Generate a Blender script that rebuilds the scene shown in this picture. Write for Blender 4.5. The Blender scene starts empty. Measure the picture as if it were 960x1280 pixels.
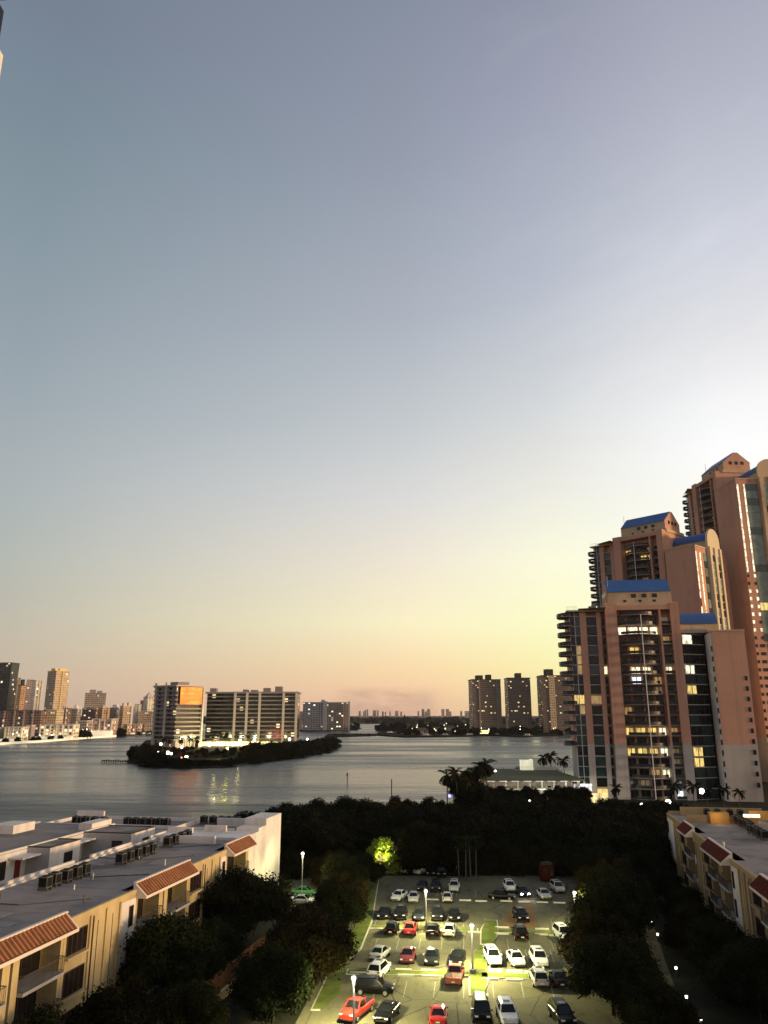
import bpy, bmesh, math, random
import numpy as np
from mathutils import Vector, Matrix, Euler

random.seed(11)
rng = np.random.default_rng(11)
S = bpy.context.scene
COL = S.collection
PI = math.pi
R = math.radians

# ------------------------------------------------------------------ camera
CAM_H = 24.0
TH = R(14.8)
cT, sT = math.cos(TH), math.sin(TH)
cam = bpy.data.cameras.new('camera')
camo = bpy.data.objects.new('camera', cam)
COL.objects.link(camo)
cam.sensor_fit = 'HORIZONTAL'
cam.sensor_width = 36.0
cam.lens = 36.0
cam.clip_start = 0.3
cam.clip_end = 40000
camo.location = (0, 0, CAM_H)
camo.rotation_euler = (PI / 2 + TH, 0, 0)
S.camera = camo


def ray(u, v):
    a = (u - 480) / 960
    b = (640 - v) / 960
    return a, cT - b * sT, sT + b * cT


def G(u, v, z=0.0):                      # where the view through a photo point meets a level
    a, dy, dz = ray(u, v)
    t = (z - CAM_H) / dz
    return Vector((a * t, dy * t, z))


def D(u, v, y):                          # the point on that view at a given distance
    a, dy, dz = ray(u, v)
    t = y / dy
    return Vector((a * t, y, CAM_H + dz * t))


# ------------------------------------------------------------------ materials
def lin(c):
    return tuple(((x / 255) / 12.92 if x <= 10.3 else (((x / 255) + .055) / 1.055) ** 2.4) for x in c)


class NT:
    def __init__(self, nt):
        self.nt = nt
        self.nodes = nt.nodes
        self.links = nt.links

    def n(self, typ, **kw):
        nd = self.nodes.new(typ)
        for k, v in kw.items():
            if k == 'inp':
                for kk, vv in v.items():
                    self.set(nd.inputs[kk], vv)
            else:
                setattr(nd, k, v)
        return nd

    def set(self, sock, v):
        if isinstance(v, bpy.types.NodeSocket):
            self.links.new(v, sock)
        elif isinstance(v, (tuple, list)) and sock.type == 'RGBA' and len(v) == 3:
            sock.default_value = (*v, 1)
        else:
            sock.default_value = v

    def math(self, op, a, b=None, c=None, clamp=False):
        nd = self.nodes.new('ShaderNodeMath')
        nd.operation = op
        nd.use_clamp = clamp
        self.set(nd.inputs[0], a)
        if b is not None:
            self.set(nd.inputs[1], b)
        if c is not None:
            self.set(nd.inputs[2], c)
        return nd.outputs[0]

    def mix(self, f, a, b, blend='MIX'):
        nd = self.nodes.new('ShaderNodeMix')
        nd.data_type = 'RGBA'
        nd.blend_type = blend
        self.set(nd.inputs[0], f)
        self.set(nd.inputs[6], a)
        self.set(nd.inputs[7], b)
        return nd.outputs[2]

    def ramp(self, f, stops, interp='LINEAR'):
        nd = self.nodes.new('ShaderNodeValToRGB')
        cr = nd.color_ramp
        cr.interpolation = interp
        while len(cr.elements) < len(stops):
            cr.elements.new(0.5)
        for e, (p, c) in zip(cr.elements, sorted(stops, key=lambda q: q[0])):
            e.position = p
            e.color = (*c, 1)
        self.set(nd.inputs[0], f)
        return nd.outputs[0]

    def noise(self, vec, scale, detail=3, rough=.55):
        nd = self.nodes.new('ShaderNodeTexNoise')
        nd.inputs['Scale'].default_value = scale
        nd.inputs['Detail'].default_value = detail
        nd.inputs['Roughness'].default_value = rough
        if vec is not None:
            self.links.new(vec, nd.inputs['Vector'])
        return nd.outputs['Fac']


def newmat(name):
    m = bpy.data.materials.new(name)
    m.use_nodes = True
    nt = NT(m.node_tree)
    b = m.node_tree.nodes['Principled BSDF']
    return m, nt, b


def M(name, col, rough=.85, metal=0.0, var=.25, vscale=.6, bump=0.0, bscale=8, spec=.12, emit=None, estr=0.0, dark=None, dscale=.15, damt=.5, streak=0.0):
    """plain surface with two scales of mottling; dark = colour of stains"""
    m, nt, b = newmat(name)
    tc = nt.n('ShaderNodeTexCoord').outputs['Object']
    f1 = nt.noise(tc, vscale, 4)
    f2 = nt.noise(tc, vscale * 9, 3)
    f = nt.math('ADD', nt.math('MULTIPLY', f1, .65), nt.math('MULTIPLY', f2, .35))
    lo = tuple(x * (1 - var) for x in col)
    hi = tuple(min(1, x * (1 + var)) for x in col)
    c = nt.ramp(f, [(.3, lo), (.7, hi)])
    if dark:
        fd = nt.noise(tc, dscale, 5, .65)
        fd = nt.math('MULTIPLY', nt.math('SMOOTH_MAX', nt.math('MULTIPLY', nt.math('SUBTRACT', fd, .48), 6), 0, .05), damt, clamp=True)
        c = nt.mix(fd, c, dark)
    if streak:
        sv = nt.n('ShaderNodeVectorMath', operation='MULTIPLY', inp={0: tc, 1: (1, 1, .035)})
        fs = nt.math('MULTIPLY', nt.math('SUBTRACT', nt.noise(sv.outputs[0], streak, 4, .65), .5), 4, clamp=True)
        c = nt.mix(nt.math('MULTIPLY', fs, .45), c, tuple(x * .55 for x in col))
    nt.set(b.inputs['Base Color'], c)
    b.inputs['Roughness'].default_value = rough
    b.inputs['Metallic'].default_value = metal
    b.inputs['Specular IOR Level'].default_value = spec
    if bump:
        bp = nt.n('ShaderNodeBump', inp={'Strength': bump, 'Distance': .05, 'Height': nt.noise(tc, bscale, 4)})
        nt.links.new(bp.outputs[0], b.inputs['Normal'])
    if emit:
        b.inputs['Emission Color'].default_value = (*emit, 1)
        b.inputs['Emission Strength'].default_value = estr
    if estr == 0 or estr < 30:
        m.cycles.emission_sampling = 'NONE'
    return m


def glass_mat(name, col, rough=.06, spec=.8, var=.3, vscale=.35):
    m, nt, b = newmat(name)
    tc = nt.n('ShaderNodeTexCoord').outputs['Object']
    f = nt.noise(tc, vscale, 2)
    nt.set(b.inputs['Base Color'], nt.ramp(f, [(.3, tuple(x * (1 - var) for x in col)), (.7, tuple(x * (1 + var) for x in col))]))
    b.inputs['Roughness'].default_value = rough
    b.inputs['Specular IOR Level'].default_value = spec
    bp = nt.n('ShaderNodeBump', inp={'Strength': .05, 'Distance': .05, 'Height': nt.noise(tc, 1.2, 1)})
    nt.links.new(bp.outputs[0], b.inputs['Normal'])
    m.cycles.emission_sampling = 'NONE'
    return m


def lit_mat(name, col, s, sampling='NONE', var=.6, vscale=1.5):
    """a lamp or a lit room behind glass: emission with uneven brightness (curtains, furniture)"""
    m, nt, b = newmat(name)
    tc = nt.n('ShaderNodeTexCoord').outputs['Object']
    oi = nt.n('ShaderNodeObjectInfo')
    vec = nt.n('ShaderNodeVectorMath', operation='ADD', inp={0: tc})
    mm = nt.n('ShaderNodeVectorMath', operation='SCALE', inp={0: oi.outputs['Location'], 'Scale': .37})
    nt.links.new(mm.outputs[0], vec.inputs[1])
    sq = nt.n('ShaderNodeVectorMath', operation='MULTIPLY', inp={0: vec.outputs[0], 1: (1, 1, .35)})
    f = nt.noise(sq.outputs[0], vscale, 3, .7)
    f = nt.math('MULTIPLY_ADD', nt.math('SUBTRACT', f, .5), var * 4, 1, clamp=False)
    f = nt.math('MAXIMUM', f, .12)
    b.inputs['Base Color'].default_value = (.1, .1, .1, 1)
    b.inputs['Roughness'].default_value = .3
    b.inputs['Emission Color'].default_value = (*col, 1)
    nt.set(b.inputs['Emission Strength'], nt.math('MULTIPLY', f, s))
    m.cycles.emission_sampling = sampling
    return m


def facade_mat(name, wall, glass, fh=3.2, bw=3.4, sill=.42, jamb=.28, lit=.06, litcol=(1, .78, .38), ls=1.6, slab=None, var=.18, seed=0.0, grough=.15):
    """far building skin: storeys and window openings, a few of them lit"""
    m, nt, b = newmat(name)
    tc = nt.n('ShaderNodeTexCoord')
    sp = nt.n('ShaderNodeSeparateXYZ', inp={0: tc.outputs['Object']})
    sn = nt.n('ShaderNodeSeparateXYZ', inp={0: tc.outputs['Normal']})
    ax = nt.math('ABSOLUTE', sn.outputs[0])
    side = nt.math('GREATER_THAN', ax, .6)
    al = nt.math('ADD', nt.math('MULTIPLY', sp.outputs[1], side), nt.math('MULTIPLY', sp.outputs[0], nt.math('SUBTRACT', 1, side)))
    zz = nt.math('DIVIDE', sp.outputs[2], fh)
    aa = nt.math('DIVIDE', nt.math('ADD', al, 500), bw)
    fz = nt.math('FRACT', zz)
    fa = nt.math('FRACT', aa)
    win = nt.math('MULTIPLY', nt.math('GREATER_THAN', fz, sill), nt.math('GREATER_THAN', fa, jamb))
    up = nt.math('LESS_THAN', nt.math('ABSOLUTE', sn.outputs[2]), .5)
    win = nt.math('MULTIPLY', win, up)
    cell = nt.n('ShaderNodeCombineXYZ', inp={0: nt.math('FLOOR', aa), 1: nt.math('FLOOR', zz), 2: nt.math('ADD', side, seed)})
    wn = nt.n('ShaderNodeTexWhiteNoise', noise_dimensions='3D')
    nt.links.new(cell.outputs[0], wn.inputs['Vector'])
    f1 = nt.noise(tc.outputs['Object'], .05, 4)
    wallc = nt.ramp(f1, [(.3, tuple(x * (1 - var) for x in wall)), (.7, tuple(x * (1 + var) for x in wall))])
    if slab:
        sl = nt.math('LESS_THAN', fz, .2)
        wallc = nt.mix(sl, wallc, slab)
    gl = nt.mix(wn.outputs['Value'], tuple(x * .4 for x in glass), tuple(x * 1.7 for x in glass))
    nt.set(b.inputs['Base Color'], nt.mix(win, wallc, gl))
    nt.set(b.inputs['Roughness'], nt.math('SUBTRACT', .85, nt.math('MULTIPLY', win, .85 - grough)))
    nt.set(b.inputs['Specular IOR Level'], nt.math('MULTIPLY_ADD', win, .5, .2))
    wn2 = nt.n('ShaderNodeTexWhiteNoise', noise_dimensions='3D')
    v2 = nt.n('ShaderNodeVectorMath', operation='ADD', inp={0: cell.outputs[0], 1: (7.3, 3.1, 5.5)})
    nt.links.new(v2.outputs[0], wn2.inputs['Vector'])
    on = nt.math('MULTIPLY', win, nt.math('LESS_THAN', wn2.outputs['Value'], lit))
    st = nt.math('MULTIPLY', on, nt.math('MULTIPLY_ADD', wn.outputs['Value'], ls * 1.4, ls * .4))
    b.inputs['Emission Color'].default_value = (*litcol, 1)
    nt.set(b.inputs['Emission Strength'], st)
    m.cycles.emission_sampling = 'NONE'
    return m


def leaf_mat(name, col, var=.5, trans=.15):
    m, nt, b = newmat(name)
    tc = nt.n('ShaderNodeTexCoord').outputs['Object']
    f1 = nt.noise(tc, .5, 3)
    f2 = nt.noise(tc, 3.0, 2)
    f = nt.math('ADD', nt.math('MULTIPLY', f1, .8), nt.math('MULTIPLY', f2, .2))
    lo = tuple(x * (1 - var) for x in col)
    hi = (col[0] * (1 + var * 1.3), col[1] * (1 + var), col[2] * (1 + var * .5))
    oi = nt.n('ShaderNodeObjectInfo')
    c = nt.ramp(f, [(.35, lo), (.65, hi)])
    tint = nt.ramp(oi.outputs['Random'], [(0, (.55, .6, .5)), (.35, (1.0, .95, .8)), (.7, (.8, 1.05, .8)), (1, (1.5, 1.2, .8))])
    nt.set(b.inputs['Base Color'], nt.mix(1.0, c, tint, 'MULTIPLY'))
    b.inputs['Roughness'].default_value = .8
    b.inputs['Specular IOR Level'].default_value = .06
    m.cycles.emission_sampling = 'NONE'
    return m


# ------------------------------------------------------------------ mesh collector
class MB:
    def __init__(self):
        self.v = []
        self.f = []
        self.m = []

    def add(self, vs, fs, mi=0, M_=None):
        o = len(self.v)
        if M_ is not None:
            vs = [tuple(M_ @ Vector(p)) for p in vs]
        self.v += [tuple(p) for p in vs]
        self.f += [tuple(i + o for i in f) for f in fs]
        self.m += [mi] * len(fs)
        return self

    def box(self, x0, x1, y0, y1, z0, z1, mi=0, M_=None):
        vs = [(x0, y0, z0), (x1, y0, z0), (x1, y1, z0), (x0, y1, z0), (x0, y0, z1), (x1, y0, z1), (x1, y1, z1), (x0, y1, z1)]
        fs = [(0, 3, 2, 1), (4, 5, 6, 7), (0, 1, 5, 4), (1, 2, 6, 5), (2, 3, 7, 6), (3, 0, 4, 7)]
        return self.add(vs, fs, mi, M_)

    def prism(self, poly, z0, z1, mi=0, M_=None, poly1=None):
        n = len(poly)
        p1 = poly1 or poly
        vs = [(x, y, z0) for x, y in poly] + [(x, y, z1) for x, y in p1]
        fs = [tuple(range(n))[::-1], tuple(range(n, 2 * n))]
        fs += [(i, (i + 1) % n, n + (i + 1) % n, n + i) for i in range(n)]
        return self.add(vs, fs, mi, M_)

    def extr(self, prof, axis, a0, a1, mi=0, M_=None):
        """profile of 2-D points extruded along an axis; for 'y' prof=(x,z), for 'x' prof=(y,z)"""
        n = len(prof)
        if axis == 'y':
            vs = [(p, a0, q) for p, q in prof] + [(p, a1, q) for p, q in prof]
        else:
            vs = [(a0, p, q) for p, q in prof] + [(a1, p, q) for p, q in prof]
        fs = [tuple(range(n)), tuple(range(n, 2 * n))[::-1]]
        fs += [(i, n + i, n + (i + 1) % n, (i + 1) % n) for i in range(n)]
        return self.add(vs, fs, mi, M_)

    def tube(self, pts, rads, n=8, mi=0, caps=True):
        pts = [Vector(p) for p in pts]
        if not isinstance(rads, (list, tuple)):
            rads = [rads] * len(pts)
        vs, fs = [], []
        for i, p in enumerate(pts):
            a = pts[max(0, i - 1)]
            b = pts[min(len(pts) - 1, i + 1)]
            t = (b - a).normalized()
            up = Vector((0, 0, 1)) if abs(t.z) < .95 else Vector((1, 0, 0))
            x = t.cross(up).normalized()
            y = x.cross(t)
            for k in range(n):
                an = 2 * PI * k / n
                vs.append(p + x * math.cos(an) * rads[i] + y * math.sin(an) * rads[i])
        for i in range(len(pts) - 1):
            for k in range(n):
                fs.append((i * n + k, i * n + (k + 1) % n, (i + 1) * n + (k + 1) % n, (i + 1) * n + k))
        if caps:
            fs.append(tuple(range(n))[::-1])
            fs.append(tuple(range((len(pts) - 1) * n, len(pts) * n)))
        return self.add(vs, fs, mi)

    def quad(self, a, b, c, d, mi=0):
        return self.add([a, b, c, d], [(0, 1, 2, 3)], mi)

    def bar(self, p, q, w=.05, mi=0):
        return self.tube([p, q], w, 4, mi)

    def build(self, name, mats, parent=None, loc=None, rz=None, smooth=False, fixn=True):
        me = bpy.data.meshes.new(name)
        me.from_pydata(self.v, [], self.f)
        if not isinstance(mats, (list, tuple)):
            mats = [mats]
        for mt in mats:
            me.materials.append(mt)
        if any(self.m):
            me.polygons.foreach_set('material_index', self.m)
        if fixn:
            bm = bmesh.new()
            bm.from_mesh(me)
            bmesh.ops.recalc_face_normals(bm, faces=bm.faces)
            bm.to_mesh(me)
            bm.free()
        if smooth:
            me.polygons.foreach_set('use_smooth', [True] * len(me.polygons))
        me.update()
        o = bpy.data.objects.new(name, me)
        COL.objects.link(o)
        if parent:
            o.parent = parent
        if loc is not None:
            o.location = loc
        if rz is not None:
            o.rotation_euler = (0, 0, rz)
        return o


def tag(o, label=None, cat=None, group=None, kind=None):
    if label:
        o['label'] = label
    if cat:
        o['category'] = cat
    if group:
        o['group'] = group
    if kind:
        o['kind'] = kind
    return o


def thing(name, label, cat, loc=(0, 0, 0), rz=0, group=None):
    o = bpy.data.objects.new(name, None)
    o.empty_display_size = .3
    COL.objects.link(o)
    o.location = loc
    o.rotation_euler = (0, 0, rz)
    return tag(o, label, cat, group)


def copy_tree(o, parent=None):
    c = o.copy()
    COL.objects.link(c)
    if parent is not None:
        c.parent = parent
    for ch in list(KIDS.get(o, ())):
        k = copy_tree(ch, c)
        KIDS.setdefault(c, []).append(k)
    return c


KIDS = {}


def learn(o):                            # remember children once, so copying is quick
    for ch in o.children:
        KIDS.setdefault(o, []).append(ch)
        learn(ch)
    return o


# ------------------------------------------------------------------ sky and light
W = bpy.data.worlds.new('World')
S.world = W
W.use_nodes = True
wt = NT(W.node_tree)
bg = W.node_tree.nodes['Background']
gen = wt.n('ShaderNodeTexCoord').outputs['Generated']
sx = wt.n('ShaderNodeSeparateXYZ', inp={0: gen})
el = wt.math('DIVIDE', wt.math('MULTIPLY', wt.math('ARCSINE', sx.outputs[2]), 180 / PI), 60.0)
az = wt.math('MULTIPLY', wt.math('ARCTAN2', sx.outputs[0], sx.outputs[1]), 180 / PI)


def col_ramp(u, pts):
    st = []
    for v, c in pts:
        a, dy, dz = ray(u, v)
        e = math.degrees(math.asin(dz / math.sqrt(a * a + dy * dy + dz * dz)))
        st.append((max(0.0, e / 60), lin(c)))
    return st


rL = col_ramp(60, [(0, (117, 129, 146)), (150, (124, 141, 153)), (300, (136, 152, 162)), (400, (146, 159, 169)), (500, (156, 168, 175)), (580, (168, 176, 180)),
                   (640, (173, 180, 180)), (700, (179, 184, 177)), (800, (193, 184, 167)), (850, (197, 180, 160)), (894, (200, 178, 156))]) + [(1, lin((110, 122, 142)))]
rC = col_ramp(520, [(0, (134, 143, 160)), (200, (150, 157, 173)), (400, (174, 180, 191)), (530, (197, 202, 206)),
                    (620, (219, 219, 217)), (700, (241, 231, 213)), (780, (255, 243, 200)), (840, (255, 221, 172)), (878, (254, 204, 166)), (894, (240, 190, 158))]) + [(1, lin((113, 124, 146)))]
rM = col_ramp(690, [(0, (145, 150, 168)), (100, (154, 159, 178)), (350, (183, 189, 202)), (500, (211, 215, 218)),
                    (610, (236, 235, 226)), (700, (254, 253, 222)), (780, (255, 254, 202)), (830, (255, 247, 180)), (894, (255, 228, 158))]) + [(1, lin((115, 126, 148)))]
rR = col_ramp(910, [(0, (166, 169, 185)), (100, (177, 180, 195)), (300, (206, 210, 221)), (430, (228, 229, 232)), (500, (247, 247, 248)), (560, (255, 255, 255)),
                    (700, (255, 255, 235)), (800, (255, 250, 195)), (894, (255, 230, 150))]) + [(1, lin((117, 128, 150)))]
rS = [(0, (1.0, .5, .16)), (.07, (1.0, .66, .26)), (.2, (1.0, .92, .66)), (.35, (.95, .9, .85)), (.6, (.5, .5, .58)), (1, lin((118, 130, 154)))]
rB = [(0, (.42, .33, .30)), (.15, (.56, .45, .43)), (.35, (.38, .36, .42)), (.7, (.22, .25, .34)), (1, lin((108, 120, 142)))]
cL, cC, cM, cR, cS, cB = [wt.ramp(el, r) for r in (rL, rC, rM, rR, rS, rB)]


def span(a, b):
    nd = wt.n('ShaderNodeMapRange', interpolation_type='SMOOTHSTEP' if b - a > 60 else 'LINEAR')
    nd.clamp = True
    wt.set(nd.inputs[0], az)
    nd.inputs[1].default_value = a
    nd.inputs[2].default_value = b
    return nd.outputs[0]


skyc = wt.mix(span(-170, -27), cB, cL)
skyc = wt.mix(span(-27, 2), skyc, cC)
skyc = wt.mix(span(2, 12.5), skyc, cM)
skyc = wt.mix(span(12.5, 25), skyc, cR)
skyc = wt.mix(span(25, 72), skyc, wt.mix(1.0, cS, (1.15, 1.15, 1.15), 'MULTIPLY'))
skyc = wt.mix(span(112, 178), skyc, cB)
# a low bank of cloud far off and faint high streaks
mp = wt.n('ShaderNodeCombineXYZ', inp={0: wt.math('MULTIPLY', az, .16), 1: wt.math('MULTIPLY', el, 26), 2: 2.3})
cn = wt.noise(mp.outputs[0], 1.0, 5, .6)
band = wt.n('ShaderNodeMapRange', interpolation_type='SMOOTHSTEP', inp={0: wt.math('ABSOLUTE', wt.math('SUBTRACT', el, .014)), 1: .022, 2: .008})
azb = wt.n('ShaderNodeMapRange', interpolation_type='SMOOTHSTEP', inp={0: wt.math('ABSOLUTE', wt.math('SUBTRACT', az, .2)), 1: 4.5, 2: 1.5})
cf = wt.math('MULTIPLY', wt.math('MULTIPLY', band.outputs[0], azb.outputs[0]), wt.math('MULTIPLY', wt.math('SUBTRACT', cn, .36), 4.0, clamp=True), clamp=True)
skyc = wt.mix(wt.math('MULTIPLY', cf, .85), skyc, lin((186, 152, 134)))
mp2 = wt.n('ShaderNodeCombineXYZ', inp={0: wt.math('MULTIPLY', az, .05), 1: wt.math('MULTIPLY_ADD', el, 9, wt.math('MULTIPLY', az, -.035)), 2: 7.7})
cn2 = wt.noise(mp2.outputs[0], 1.0, 4, .6)
hb = wt.n('ShaderNodeMapRange', interpolation_type='SMOOTHSTEP', inp={0: az, 1: 5.0, 2: 30.0})
skyc = wt.mix(wt.math('MULTIPLY', hb.outputs[0], wt.math('MULTIPLY', wt.math('SUBTRACT', cn2, .52), 1.1, clamp=True), clamp=True), skyc, (1.0, .98, .97))
# broad, faint unevenness of the upper sky
mp3 = wt.n('ShaderNodeVectorMath', operation='MULTIPLY', inp={0: gen, 1: (1, 1, 2.2)})
cn3 = wt.noise(mp3.outputs[0], 2.6, 3, .5)
cool = wt.mix(cn3, (.93, 1.0, 1.01), (1.07, 1.0, 1.0))
skyc = wt.mix(.3, skyc, wt.mix(1.0, skyc, cool, 'MULTIPLY'))
sky = wt.n('ShaderNodeTexSky', sky_type='NISHITA')
sky.sun_disc = False
sky.sun_elevation = R(4.0)
sky.sun_rotation = R(104)
sky.dust_density = 2.0
nis = wt.mix(1.0, sky.outputs[0], (.005, .005, .005), 'MULTIPLY')
skyc = wt.mix(1.0, skyc, nis, 'ADD')
wt.links.new(skyc, bg.inputs['Color'])
bg.inputs['Strength'].default_value = 1.0
W.cycles.sampling_method = 'MANUAL'
W.cycles.sample_map_resolution = 512

sun = bpy.data.lights.new('sun', 'SUN')
sun.energy = 3.4
sun.angle = R(6)
sun.color = (1.0, .66, .38)
suno = bpy.data.objects.new('sun', sun)
COL.objects.link(suno)
sd = Vector((math.sin(R(104)) * math.cos(R(4)), math.cos(R(104)) * math.cos(R(4)), math.sin(R(4))))
suno.rotation_euler = sd.to_track_quat('Z', 'Y').to_euler()
suno.location = (300, 100, 200)

S.view_settings.view_transform = 'Standard'
S.view_settings.look = 'None'
S.view_settings.exposure = 0
S.view_settings.gamma = 1
S.render.engine = 'CYCLES'
S.cycles.use_denoising = True
S.cycles.max_bounces = 5
S.cycles.diffuse_bounces = 2
S.cycles.glossy_bounces = 3
S.cycles.transmission_bounces = 2
S.cycles.caustics_reflective = False
S.cycles.caustics_refractive = False
S.cycles.sample_clamp_indirect = 3
S.cycles.use_light_tree = True
# ------------------------------------------------------------------ water, land, parking lot
def water_mat():
    m, nt, b = newmat('water')
    tc = nt.n('ShaderNodeTexCoord').outputs['Object']
    mp = nt.n('ShaderNodeVectorMath', operation='MULTIPLY', inp={0: tc, 1: (.35, 1.0, 1)})
    big = nt.n('ShaderNodeVectorMath', operation='MULTIPLY', inp={0: tc, 1: (.004, .016, 1)})
    calm = nt.noise(big.outputs[0], 1.0, 4, .6)
    w1 = nt.noise(mp.outputs[0], .55, 4, .6)
    w2 = nt.noise(mp.outputs[0], .11, 3, .5)
    h = nt.math('ADD', nt.math('MULTIPLY', w1, .5), nt.math('MULTIPLY', w2, 1.4))
    st = nt.n('ShaderNodeMapRange', inp={0: calm, 1: .42, 2: .58, 3: .38, 4: 1.0})
    bp = nt.n('ShaderNodeBump', inp={'Strength': st.outputs[0], 'Distance': 1.2, 'Height': h})
    b.inputs['Base Color'].default_value = (.008, .011, .010, 1)
    rr = nt.n('ShaderNodeMapRange', inp={0: calm, 1: .42, 2: .58, 3: .18, 4: .36})
    nt.set(b.inputs['Roughness'], rr.outputs[0])
    b.inputs['IOR'].default_value = 1.33
    nt.links.new(bp.outputs[0], b.inputs['Normal'])
    return m


mb = MB()
xs = [-14000, -3000, -800, -200, 0, 200, 800, 3000, 14000]
mb.quad((-14000, -1500, -.8), (14000, -1500, -.8), (14000, 26000, -.8), (-14000, 26000, -.8))
tag(mb.build('water', water_mat()), kind='structure')

m_soil = M('soil', (.016, .017, .009), .95, var=.5, vscale=.25, bump=.5)
def asphalt():
    m, nt, b = newmat('asphalt')
    tc = nt.n('ShaderNodeTexCoord').outputs['Object']
    base = nt.noise(tc, .12, 5, .6)
    fine = nt.noise(tc, 3.5, 4, .6)
    c = nt.ramp(nt.math('ADD', nt.math('MULTIPLY', base, .7), nt.math('MULTIPLY', fine, .3)), [(.3, (.085, .08, .052)), (.7, (.172, .158, .09))])
    st = nt.n('ShaderNodeVectorMath', operation='MULTIPLY', inp={0: tc, 1: (1.0, .16, 1)})
    tr = nt.math('MULTIPLY', nt.math('SUBTRACT', nt.noise(st.outputs[0], .8, 4, .65), .52), 5, clamp=True)
    c = nt.mix(nt.math('MULTIPLY', tr, .55), c, (.05, .047, .034))
    oil = nt.math('MULTIPLY', nt.math('SUBTRACT', nt.noise(tc, .55, 3, .7), .60), 9, clamp=True)
    c = nt.mix(nt.math('MULTIPLY', oil, .65), c, (.035, .032, .025))
    vo = nt.n('ShaderNodeTexVoronoi', feature='DISTANCE_TO_EDGE')
    vo.inputs['Scale'].default_value = .16
    nt.links.new(tc, vo.inputs['Vector'])
    cr = nt.math('LESS_THAN', nt.math('ADD', vo.outputs['Distance'], nt.math('MULTIPLY', fine, .012)), .0125)
    c = nt.mix(nt.math('MULTIPLY', cr, .7), c, (.03, .028, .022))
    nt.set(b.inputs['Base Color'], c)
    b.inputs['Roughness'].default_value = .9
    b.inputs['Specular IOR Level'].default_value = .12
    return m


m_grass = M('lawn', (.10, .135, .022), .95, var=.45, vscale=.8, bump=.6, bscale=14, dark=(.09, .07, .03), dscale=.5, damt=.7)
m_asph = asphalt()
m_conc = M('concrete', (.42, .40, .34), .9, var=.2, vscale=1.2, dark=(.2, .18, .14))
m_dirt = M('dirt', (.17, .10, .045), .95, var=.35, vscale=.5, bump=.4)
m_line = M('line_paint', (.25, .24, .18), .85, var=.3, vscale=2.5)

land = [(-420, -160), (460, -160), (560, 620), (170, 620), (110, 360), (66, 304), (34, 294), (25, 240), (12, 196), (-22, 182), (-34, 152), (-60, 133), (-420, 131)]
tag(MB().prism(land, -3, 0).build('ground', m_soil), kind='structure')
lot = [(-10, 40), (19, 40), (20, 76), (26, 104), (31, 129), (-2.2, 129), (-3.6, 112), (-4.2, 98), (-6.2, 80)]
tag(MB().prism(lot, -.05, .006).build('parking_lot', m_asph), kind='structure')
tag(MB().prism([(-20, 143), (-7.6, 143), (-7.0, 107), (-12.6, 105), (-14.5, 118)], -.05, .008).build('side_parking_lot', m_asph), kind='structure')
tag(MB().prism([tuple(G(u, v, 0)[:2]) for u, v in ((624, 1160), (643, 1129), (666, 1129), (671, 1160))], 0, .012).build('dirt_track', m_dirt), kind='structure')

LY = R(-6.0)                              # the rows of stalls
rw = Vector((math.cos(LY), math.sin(LY), 0))
dp = Vector((-math.sin(LY), math.cos(LY), 0))


def median(name, pts):
    P = [tuple(p[:2]) for p in pts]
    cx = sum(p[0] for p in P) / len(P)
    cy = sum(p[1] for p in P) / len(P)
    o = MB().prism(P, -.02, .10).build(name, m_conc)
    tag(o, kind='structure')
    Q = []
    for x, y in P:
        d = Vector((x - cx, y - cy))
        Q.append((x - math.copysign(min(.16, abs(d.x) * .3), d.x), y - math.copysign(min(.16, abs(d.y) * .3), d.y)))
    g = MB().prism(Q, .05, .115).build('grass_' + name, m_grass)
    tag(g, kind='structure')


def strip(u0, v0, u1, v1, w):
    a, b = G(u0, v0, .1), G(u1, v1, .1)
    d = (b - a).normalized()
    n = Vector((-d.y, d.x, 0)) * w / 2
    return [a - n, b - n, b + n, a + n]


median('median', strip(433, 1214, 588, 1217, 1.5))
median('median', strip(600, 1218, 690, 1221, 1.5))
median('median', strip(462, 1158, 598, 1162, 1.2))
median('median', strip(622, 1163, 694, 1166, 1.2))
median('median', [G(u, v, .1) for u, v in ((586, 1244), (604, 1245), (611, 1225), (614, 1190), (604, 1182), (592, 1190), (586, 1222))])
median('median', [G(u, v, .1) for u, v in ((600, 1180), (615, 1181), (624, 1165), (622, 1150), (608, 1150), (600, 1162))])
median('verge', [G(u, v, .1) for u, v in ((470, 1098), (474, 1098), (466, 1150), (452, 1185), (430, 1205), (422, 1240), (400, 1262), (388, 1262), (420, 1195), (455, 1140))])
tag(MB().prism([tuple(G(u, v, 0)[:2]) for u, v in ((340, 1076), (425, 1074), (425, 1081), (340, 1086))], 0, .05).build('lawn', m_grass), kind='structure')
tag(MB().prism([tuple(G(u, v, 0)[:2]) for u, v in ((352, 1180), (372, 1128), (394, 1128), (388, 1150), (366, 1200))], 0, .05).build('lawn', m_grass), kind='structure')

# painted stall lines, faint and worn
mb = MB()
for u0, u1, v, L in ((470, 690, 1193, 4.3), (470, 690, 1236, 4.3), (470, 690, 1152, 4.0), (470, 690, 1179, 4.0), (500, 690, 1116, 3.8)):
    a, b = G(u0, v, 0), G(u1, v + 2, 0)
    n = int((b - a).length / 2.35)
    for i in range(n + 1):
        p = a + (b - a) * (i / n)
        q0, q1 = p - dp * L / 2, p + dp * L / 2
        w = rw * .045
        mb.add([(q0 - w)[:2] + (.011,), (q0 + w)[:2] + (.011,), (q1 + w)[:2] + (.011,), (q1 - w)[:2] + (.011,)], [(0, 1, 2, 3)])
tag(mb.build('stall_markings', m_line), kind='structure')

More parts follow.
